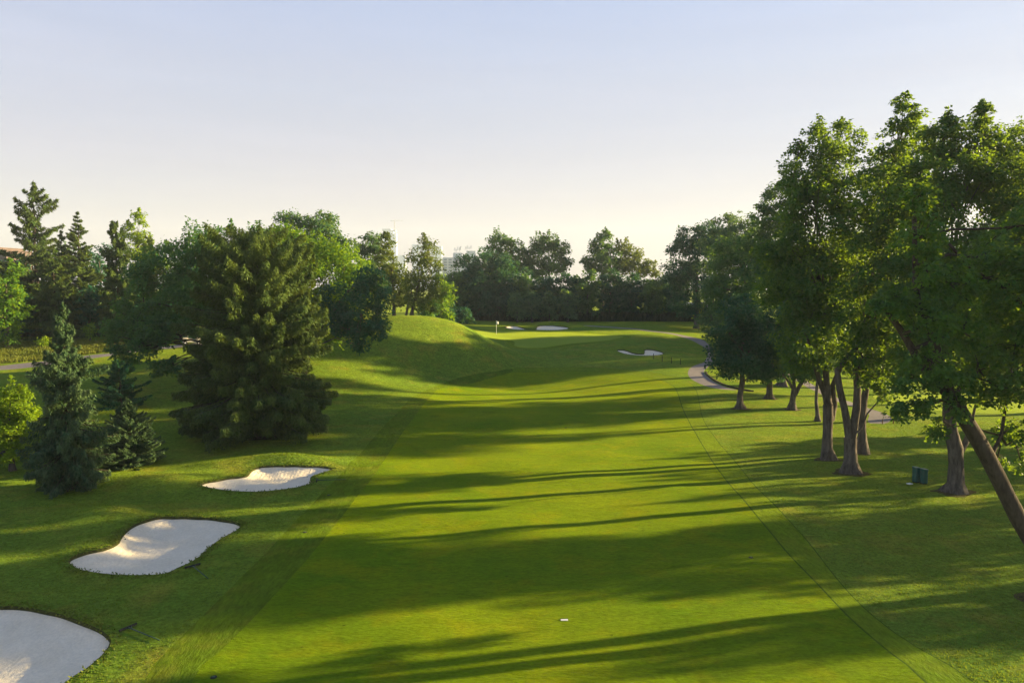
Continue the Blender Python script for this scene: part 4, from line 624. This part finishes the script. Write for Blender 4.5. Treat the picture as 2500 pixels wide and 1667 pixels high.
# unseen trees, placed and crowned to throw the long shadows over the fairway
CAST = [(50, 43.5, 18, 4.8, 3.5), (51, 50.5, 8.6, 3.2, .8), (52, 56, 8.6, 3.2, .8), (51, 61.5, 8, 3.2, .8), (57, 46, 19, 4, 4), (46, 33, 8.5, 3.2, .8), (44, 38, 8.5, 3, .8),
        (62, 73, 25, 4.6, 10.5), (66, 81, 25, 4.8, 8.5), (70, 88, 25, 4.6, 8.5), (67, 129, 20, 4, 8), (68, 147, 22, 5, 3), (76, 156, 22, 5, 3), (84, 163, 22, 5.5, 3), (88, 172, 22, 5.5, 3),
        (58, 106, 18, 4.8, 9.5), (60, 113, 18, 4.8, 9.5), (61, 120, 20, 4.8, 9.5), (60, 127, 20, 4.5, 9.5), (66, 92, 29, 4, 17), (68, 99, 29, 4, 17), (69, 106, 20, 4, 12)]
LC = ['tall maple outside the right edge, beyond the leaning maple', 'low round tree outside the right edge, nearest of three', 'low round tree outside the right edge, middle of three', 'low round tree outside the right edge, farthest of three', 'tall maple outside the right edge, behind the other tall one', 'low tree outside the right edge beside the leaning maple', 'lowest round tree outside the right edge',
      'nearest of three very tall high crowned maples beyond the far lawn', 'middle one of three very tall high crowned maples beyond the far lawn', 'farthest of three very tall high crowned maples beyond the far lawn', 'tree behind the far lawn, hidden by the three stemmed maple', 'tree past the right end of the hedge, nearest of four', 'tree past the right end of the hedge, second of four', 'tree past the right end of the hedge, third of four', 'tree past the right end of the hedge, farthest of four',
      'high crowned maple far behind the stakes, nearest of four', 'high crowned maple far behind the stakes, second of four', 'high crowned maple far behind the stakes, third of four', 'high crowned maple far behind the stakes, farthest of four', 'slender very tall maple behind the far lawn, nearest of three', 'slender very tall maple behind the far lawn, middle of three', 'slender very tall maple behind the far lawn, farthest of three']
for i, (x, y, h, R, zb) in enumerate(CAST):
    z = float(H(x, y)); tree('maple_tree', LC[i], 'trees to the right of the view', (x, y), auto_lobes((x, y), z+h, R, z+zb, 150+i, 10), 'maple', .28, 150+i, k=1.1)

# worn bare soil round the feet of the big trunks
def soil(x, y, r, n=40):
    q = np.random.default_rng(int(abs(x)*10)); th = np.arange(n)*2*math.pi/n; V = [(x, y)]
    for f in (.45, .75, 1.0): V += [(x+math.cos(a)*r*f*(1+.22*math.sin(a*3+x)+q.normal(0, .07)*f)*1.25, y+math.sin(a)*r*f*(1+.2*math.cos(a*2+y)+q.normal(0, .07)*f)) for a in th]
    V = np.array(V); F = [(0, 1+i, 1+(i+1) % n) for i in range(n)]
    for k in (0, 1):
        for i in range(n): j = (i+1) % n; a_, b2, c2, d2 = 1+k*n+i, 1+k*n+j, 1+(k+1)*n+j, 1+(k+1)*n+i; F += [(a_, d2, c2), (a_, c2, b2)]
    z = H(V[:, 0], V[:, 1])+.022; z[-n:] -= .03
    o = link('bare_soil', tris_np('bare_soil', np.column_stack([V, z]), F, M['dirt'])); o['kind'] = 'structure'
M['dirt'] = simple('leaf_litter_soil', (.070, .062, .022), .95, .05, 0, .55, 6)
for x, y, r in ((22.1, 50.4, .85), (22.0, 46.8, .95), (25.2, 52.4, .7), (26.0, 42.3, 1.0), (22.25, 70.6, .8), (26.8, 75.6, .7), (27.2, 70.5, .7), (-19.4, 56.1, 1.6), (20.8, 27, 1.2)): soil(x, y, r)
# ------------------------------------------------ tall grass and undergrowth
def tuftfield(name, polyf, n, h, wd, mat, seed, label):
    r = np.random.default_rng(seed); p = polyf(r, n); z = H(p[:, 0], p[:, 1])-.02; hh = h*r.uniform(.4, 1.25, len(p)); an = r.uniform(0, 6.28, len(p))
    d = np.column_stack([np.cos(an), np.sin(an)])*wd; ln = r.normal(0, .25, (len(p), 2))*hh[:, None]; Q = np.zeros((len(p), 4, 3))
    Q[:, 0, :2] = p-d; Q[:, 1, :2] = p+d; Q[:, 2, :2] = p+d*.3+ln; Q[:, 3, :2] = p-d*.3+ln; Q[:, 0, 2] = Q[:, 1, 2] = z; Q[:, 2, 2] = Q[:, 3, 2] = z+hh
    lump = .5+.5*np.sin(p[:, 0]*.35)*np.sin(p[:, 1]*.5+p[:, 0]*.1)
    o = link(name, quads_np(name, Q, mat, np.clip(.5*lump+.5*r.random(len(p)), 0, 1))); tag(o, label, 'grass', None, 'stuff'); return o
M['tallgrass'] = foliage('tall_grass', (.085, .130, .014), (.20, .22, .03), (.20, .20, .02), .35)
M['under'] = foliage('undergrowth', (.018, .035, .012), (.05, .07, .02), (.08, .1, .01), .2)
def meadow(r, n):
    x = r.uniform(-85, -33, n); e = np.interp(x, [-85, -62, -55, -49, -46, -43, -40, -33], [78, 82.5, 86, 90.5, 95, 97.6, 98.5, 99]); y = e+r.random(n)**.9*np.interp(x, [-85, -60, -33], [20, 15, 5]); return np.column_stack([x, y])
tuftfield('tall_grass', meadow, 60000, .32, .06, M['tallgrass'], 1, 'rough yellow green tall grass between the left path and the wood')
def roughnear(r, n):
    y = 17+48*r.random(n)**1.15; x = r.uniform(-1, 1, n)*(y*.74+1); p = np.column_stack([x, y]); kk = np.ones(n, bool)
    for nm in ('first_cut', 'bunker_near', 'bunker_mid', 'bunker_upper', 'path_far'): kk &= ~inside(LOOP[nm], p[:, 0], p[:, 1])
    dens = np.sin(p[:, 0]*.9+np.sin(p[:, 1]*.6)*2)*np.sin(p[:, 1]*.8+p[:, 0]*.2); kk &= r.random(n) < .55+.45*dens
    return p[kk]
M['roughblade'] = foliage('rough_blades', (.080, .160, .014), (.15, .205, .022), (.24, .30, .012), .35)
tuftfield('rough_grass', roughnear, 420000, .055, .022, M['roughblade'], 4, 'longer tufted rough grass either side of the near fairway')
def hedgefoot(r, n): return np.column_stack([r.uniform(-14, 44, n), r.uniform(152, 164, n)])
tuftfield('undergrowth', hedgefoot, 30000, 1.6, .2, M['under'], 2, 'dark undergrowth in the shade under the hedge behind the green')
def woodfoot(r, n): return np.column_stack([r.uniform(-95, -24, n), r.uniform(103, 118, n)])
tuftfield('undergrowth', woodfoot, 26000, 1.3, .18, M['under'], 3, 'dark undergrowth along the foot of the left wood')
# ------------------------------------------------ flagstick
x, y = -2.63, 122.4; z = float(H(x, y)); t = empty('flagstick', (x, y, z), 0, 'white flagstick with a small white flag standing on the green', 'flagstick')
bm = bmesh.new(); cyl(bm, (0, 0, 0), (0, 0, 2.3), .035, .022, 8); bm_obj('pole', bm, M['white'], t, True)
bm = bmesh.new(); bmesh.ops.create_grid(bm, x_segments=8, y_segments=5, size=.5)
for v in bm.verts:
    u = v.co.x+.5; w_ = v.co.y; v.co = Vector((.03+u*.30, .06*math.sin(u*7+w_*2)*u, 2.05+w_*.46-u*u*.16))
bmesh.ops.solidify(bm, geom=bm.faces[:], thickness=.006); bm_obj('flag', bm, M['white'], t, True)
bm = bmesh.new(); cyl(bm, (0, 0, -.08), (0, 0, .008), .065, .065, 14); bm_obj('cup', bm, M['white'], t)
# ------------------------------------------------ bunker rakes
def rake(pos, rz, label):
    z = float(H(*pos)); t = empty('bunker_rake', (pos[0], pos[1], z+.03), rz, label, 'rake', 'rakes left beside the bunkers')
    bm = bmesh.new(); cyl(bm, (0, 0, .05), (0, -1.75, .02), .022, .018, 8); bm_obj('handle', bm, M['dgreen'], t, True)
    bm = bmesh.new(); box(bm, -.33, .33, -.035, .035, .03, .09, .01)
    for i in range(12): cyl(bm, (-.30+i*.0545, 0, .04), (-.30+i*.0545, .0, -.05), .012, .006, 5)
    bm_obj('rake_head', bm, M['black'], t); bm = bmesh.new(); cyl(bm, (-.12, 0, .07), (0, -.22, .06), .012, None, 6); cyl(bm, (.12, 0, .07), (0, -.22, .06), .012, None, 6); bm_obj('brace', bm, M['dgreen'], t)
    return t
rake((-13.55, 25.0), 1.05, 'dark rake lying on the grass right of the nearest bunker')
rake((-13.6, 30.35), .75, 'dark rake lying by the lower edge of the second bunker')
rake((-12.05, 44.4), 1.75, 'dark rake lying right of the brightly lit third bunker')
# ------------------------------------------------ twin green bins
def bin_(pos, rz, h, label):
    z = float(H(*pos)); t = empty('litter_bin', (pos[0], pos[1], z), rz, label, 'bin', 'pair of green bins on the right lawn')
    def octo(bm, r, z0, z1, slope=0):
        vs = []
        for k, zz in enumerate((z0, z1)):
            for i in range(20):
                a = i*math.pi/10; cx_ = abs(math.cos(a))**.6*math.copysign(1, math.cos(a))*r; cy_ = abs(math.sin(a))**.6*math.copysign(1, math.sin(a))*r
                vs.append(bm.verts.new((cx_, cy_, zz-(slope*(cx_+r) if k else 0))))
        for i in range(20): bm.faces.new((vs[i], vs[(i+1) % 20], vs[20+(i+1) % 20], vs[20+i]))
        bm.faces.new(vs[20:]); bm.faces.new(vs[:20][::-1])
    bm = bmesh.new(); octo(bm, .19, .06, h-.14); bm_obj('bin_body', bm, M['metal_green'], t, False)
    bm = bmesh.new(); octo(bm, .205, h-.14, h, .14); bm_obj('lid', bm, M['metal_green'], t)
    bm = bmesh.new(); octo(bm, .17, 0, .06); bm_obj('base', bm, M['black'], t)
bin_((25.05, 44.6), .2, .98, 'left bin of the dark green pair, slightly taller and set back')
bin_((25.36, 44.3), .1, .95, 'right bin of the dark green pair, in front')
z = float(H(24.35, 44.3)); bm = bmesh.new(); box(bm, -.16, .16, -.12, .12, 0, .05, .012); o = bm_obj('stone_marker', bm, M['white']); o.location = (24.45, 44.2, z-.005); o.rotation_euler.z = .4
tag(o, 'small pale stone marker in the grass left of the green bins', 'marker')
# ------------------------------------------------ fairway marker, sprinkler heads, ball
z = float(H(1.9, 25.75)); t = empty('distance_marker', (1.9, 25.75, z), 0, 'small flat white distance plate set in the near fairway', 'marker')
bm = bmesh.new(); box(bm, -.13, .13, -.07, .03, 0, .018, .004); bm_obj('plate', bm, M['white'], t); bm = bmesh.new(); box(bm, -.14, .14, .034, .09, 0, .012, .003); bm_obj('slot', bm, M['black'], t)
for (x, y), lb in zip([(-10.58, 41.45), (-9.23, 21.8), (10.65, 31.8), (-10.2, 35.2), (4.6, 62)], ['black sprinkler head in the turf between the two upper rakes', 'black sprinkler head low on the left edge of the fairway', 'black sprinkler head near the right side of the fairway', 'black sprinkler head where the first cut passes the second bunker', 'black sprinkler head out in the shaded middle of the fairway']):
    z = float(H(x, y)); t = empty('sprinkler_head', (x, y, z), 0, lb, 'sprinkler', 'sprinkler heads in the turf'); bm = bmesh.new(); cyl(bm, (0, 0, -.03), (0, 0, .014), .10, .10, 16); bm_obj('housing', bm, M['black'], t)
    bm = bmesh.new(); cyl(bm, (0, 0, .012), (0, 0, .03), .05, .045, 12); bm_obj('cap', bm, M['dgreen'], t)
# ------------------------------------------------ stakes and posts
def stake(pos, h, label, group):
    z = float(H(*pos)); bm = bmesh.new(); cyl(bm, (0, 0, -.1), (0, 0, h), .045, .04, 8); cyl(bm, (0, 0, h), (0, 0, h+.05), .04, .012, 8); o = bm_obj('stake', bm, M['brown'] if 'path' in label else M['black']); o.location = (pos[0], pos[1], z); tag(o, label, 'stake', group)
for p, n_ in zip([(32.78, 64.0), (33.8, 64.1), (34.6, 65.1), (35.4, 66.5)], ['leftmost', 'second', 'third', 'rightmost']): stake(p, .42, n_+' short brown stake along the end of the far cart path', 'stakes at the end of the cart path')
for p, n_ in zip([(19.25, 99.05), (20.07, 97.25), (21.0, 95.9), (21.99, 95.0)], ['farthest', 'second farthest', 'second nearest', 'nearest']): stake(p, .75, n_+' thin dark stake on the grass below the crescent bunker', 'thin stakes near the crescent bunker')
# ------------------------------------------------ golf cart
x, y = -41.9, 95.6; z = float(H(x, y)); t = empty('golf_cart', (x, y, z+.02), .35, 'cream golf cart with a dark roof parked on the left path', 'golf cart')
bm = bmesh.new(); box(bm, -1.15, .35, -.6, .6, .28, .62, .06); box(bm, -1.15, -.45, -.58, .58, .60, .92, .08); box(bm, .45, 1.15, -.58, .58, .30, .88, .14); box(bm, .3, .6, -.6, .6, .26, .36, .02); bm_obj('body', bm, M['cream'], t, False)
bm = bmesh.new(); box(bm, -.55, .0, -.55, .55, .62, .82, .06); box(bm, -.62, -.50, -.55, .55, .94, 1.25, .05); bm_obj('seat', bm, M['seat'], t)
bm = bmesh.new(); box(bm, -1.15, .95, -.64, .64, 1.82, 1.89, .03); bm_obj('roof', bm, M['dgreen'], t)
for a_, b2 in ((-.95, -.56), (-.95, .56), (.80, -.56), (.80, .56)):
    bm = bmesh.new(); cyl(bm, (a_, b2, .82), (a_-(.15 if a_ > 0 else 0), b2, 1.83), .022, None, 8); bm_obj('roof_post', bm, M['black'], t)
bm = bmesh.new(); box(bm, .74, .76, -.53, .53, .9, 1.75); bm_obj('windshield', bm, M['plastic'], t)
for a_ in (-.8, .8):
    for b2 in (-.58, .58):
        bm = bmesh.new(); cyl(bm, (a_, b2-.09, .24), (a_, b2+.09, .24), .24, None, 18); wh = bm_obj('wheel', bm, M['black'], t, False)
        bm = bmesh.new(); cyl(bm, (a_, b2-.1, .24), (a_, b2+.1, .24), .11, None, 12); bm_obj('hub', bm, M['white'], wh)
for b2 in (-.38, .38): bm = bmesh.new(); cyl(bm, (1.14, b2, .62), (1.18, b2, .62), .07, None, 10); bm_obj('headlight', bm, M['white'], t)
bm = bmesh.new(); cyl(bm, (.55, .28, .85), (.32, .28, 1.1), .02, None, 6); bmesh.ops.create_cone(bm, cap_ends=True, segments=14, radius1=.17, radius2=.17, depth=.03, matrix=Matrix.Translation((.31, .28, 1.11)) @ Matrix.Rotation(-.9, 4, 'Y')); bm_obj('steering_wheel', bm, M['black'], t)
bm = bmesh.new(); cyl(bm, (-1.3, -.25, .45), (-1.42, -.25, 1.3), .13, .15, 12); bm_obj('golf_bag', bm, M['black'], t); bm = bmesh.new(); cyl(bm, (-1.3, .25, .45), (-1.42, .25, 1.3), .13, .15, 12); bm_obj('golf_bag', bm, M['orange'], t)
# ------------------------------------------------ far buildings
M['conc'] = simple('pale_concrete', (.50, .54, .60), .9, .2, 0, .12, .08); M['glass'] = simple('dark_glass', (.22, .27, .34), .25, .6); M['tower'] = simple('tower_cladding', (.60, .68, .80), .6, .4, 0, .15, .05)  # tower colour paled towards the sky, part of the distance haze painted in
M['brick'] = simple('red_brick', (.12, .09, .088), .9, .2, 0, .2, .5); M['steel'] = simple('crane_steel', (.30, .27, .20), .6, .4)
g0 = float(H(0, 200))
D = 800; x = px(1056, D); t = empty('apartment_block', (x, D, g0), .12, 'grey apartment block with roof antennas behind the trees left of the hedge', 'building')
w2 = 18.5; top = zt(592, D)-g0; bm = bmesh.new(); box(bm, -w2, w2*.2, 0, 14, 0, top); box(bm, w2*.2+.003, w2*1.1, 2, 15, 0, top+1.2); bm_obj('wall', bm, M['conc'], t)
bm = bmesh.new(); box(bm, -w2*.35, w2*.15, 3, 11, top, top+5.2, .1); box(bm, w2*.45, w2*.95, 4, 12, top+1.2, top+7.5, .1); bm_obj('roof', bm, M['conc'], t)
for c_ in range(3):
    for r_ in range(13):
        xx = -w2+3.1+c_*5.2; zz = top-3.2-r_*2.9
        if zz < 1: continue
        bm = bmesh.new(); box(bm, xx-1.75, xx+1.75, -.06, .2, zz, zz+1.7); bm_obj('window', bm, M['glass'], t)
for r_ in range(13): bm = bmesh.new(); box(bm, -w2-.3, w2*.2-.2, -1.1, -.07, top-3.6-r_*2.9, top-3.3-r_*2.9); bm_obj('balcony', bm, M['conc'], t)
for i, (xx, hh) in enumerate([(-4.6, 6), (-3.2, 4.5), (-1.6, 7), (.3, 6.5), (1.6, 7.5), (7.5, 5), (9, 6), (11, 4.5), (13, 6)]):
    zb_ = top+(5.2 if xx < 2 else 7.5); bm = bmesh.new(); cyl(bm, (xx, 7, zb_-.2), (xx, 7, zb_+hh), .16, .1, 6); box(bm, xx-.35, xx+.35, 6.8, 7.2, zb_+hh*.45, zb_+hh*.95); bm_obj('antenna', bm, M['conc'], t)
D = 2200
x = px(897, D); t = empty('tower_block', (x, D, g0), 0, 'tall unfinished tower fading into the haze under a crane', 'building'); top = zt(527, D)-g0; w2 = 18.5
bm = bmesh.new(); box(bm, -w2, w2*.6, 0, 22, 0, top-8, .4); box(bm, w2*.6+.01, w2*1.05, 1, 20, 0, top-13, .3); bm_obj('wall', bm, M['tower'], t)
bm = bmesh.new(); box(bm, -w2*1.15, w2*.25, -1, 22, top-7.98, top, .3); box(bm, w2*.25+.01, w2*1.0, -.5, 22, top-7.98, top-3.5, .3); bm_obj('upper_floors', bm, M['conc'], t)
bm = bmesh.new(); box(bm, w2*1.06, w2*2.5, 0, 18, 0, top-78); bm_obj('annex', bm, M['tower'], t)
for r_ in range(26): bm = bmesh.new(); box(bm, -w2-.15, w2*.6+.1, -.5, -.01, top-12-r_*4.2, top-11.2-r_*4.2); bm_obj('floor_band', bm, M['conc'], t)
t = empty('tower_crane', (px(908, D), D+4, g0+top-3.6), 0, 'thin tower crane standing on top of the hazy tower', 'crane')
bm = bmesh.new(); hh = zt(509, D)-g0-top+4
for a_, b2 in ((-.9, -.9), (.9, -.9), (-.9, .9), (.9, .9)): cyl(bm, (a_, b2, 0), (a_, b2, hh), .3, None, 5)
for k in range(7): cyl(bm, (-.9, -.9, hh*k/7), (.9, -.9, hh*(k+1)/7), .15, None, 4)
bm_obj('mast', bm, M['steel'], t)
bm = bmesh.new(); cyl(bm, (-9, 0, hh), (26, 0, hh+.2), .42, .3, 5); cyl(bm, (0, 0, hh+4), (25, 0, hh+.4), .12, None, 4); cyl(bm, (0, 0, hh), (0, 0, hh+4), .4, .2, 5); bm_obj('jib', bm, M['steel'], t)
bm = bmesh.new(); box(bm, -10, -6.5, -.9, .9, hh-1.8, hh+1.6); bm_obj('counterweight', bm, M['conc'], t)
for p, q, w_, lb in ((965, 562, 22, 'pale high-rise hardly visible behind the feathery tree'), (1003, 566, 16, 'slender hazy high-rise left of the apartment block')):
    D = 2100; t = empty('tower_block', (px(p, D), D, g0), 0, lb, 'building'); top = zt(q, D)-g0; bm = bmesh.new(); box(bm, -w_, w_, 0, 20, 0, top, .3); bm_obj('wall', bm, M['tower'], t)
    for r_ in range(10): bm = bmesh.new(); box(bm, -w_-.2, w_+.2, -.5, -.01, top-5-r_*5, top-4-r_*5); bm_obj('floor_band', bm, M['conc'], t)
D = 240; t = empty('brick_building', (px(6, D), D, g0), -.1, 'corner of a red brick building above the trees at the left edge', 'building'); top = zt(570, D)-g0
bm = bmesh.new(); box(bm, -9, -1.2, 0, 12, 0, top); bm_obj('wall', bm, M['brick'], t); bm = bmesh.new(); box(bm, -1.19, 1.9, .5, 12, 0, top-.6); bm_obj('side_wing', bm, M['brick'], t); bm = bmesh.new(); box(bm, -9.2, -1.0, -.2, 12.2, top+.01, top+.3); bm_obj('parapet', bm, M['brick'], t)
# low white building / bright paving past the right end of the hedge
D = 170; t = empty('low_building', (px(1585, D), D, float(H(px(1585, D), D))), 0, 'long low white building past the right end of the hedge', 'building')
bm = bmesh.new(); box(bm, -4, 14, 0, 8, 0, 2.9); bm_obj('wall', bm, M['white'], t); bm = bmesh.new(); box(bm, -4.4, 14.4, -.5, 8.5, 2.91, 3.3); bm_obj('roof', bm, M['conc'], t)
for i in range(5): bm = bmesh.new(); box(bm, -2.8+i*3.4, -1.2+i*3.4, -.05, .1, 1, 2.2); bm_obj('window', bm, M['glass'], t)
# ------------------------------------------------ haze
if HAZE:
    hm = bpy.data.materials.new('haze'); N, L = nodes(hm); N.remove(N['Principled BSDF']); pv = N.new('ShaderNodeVolumePrincipled')
    pv.inputs['Color'].default_value = (.74, .86, 1, 1); pv.inputs['Density'].default_value = HAZE_D; pv.inputs['Anisotropy'].default_value = .1; L.new(pv.outputs[0], N['Material Output'].inputs['Volume'])
    bm = bmesh.new(); box(bm, -1950, 1950, -260, 2640, -5, 222); o = bm_obj('haze', bm, hm); hm.cycles.homogeneous_volume = True; hm.cycles.volume_sampling = 'DISTANCE'; o['kind'] = 'stuff'; o['label'] = 'thin pale morning haze over the whole course'
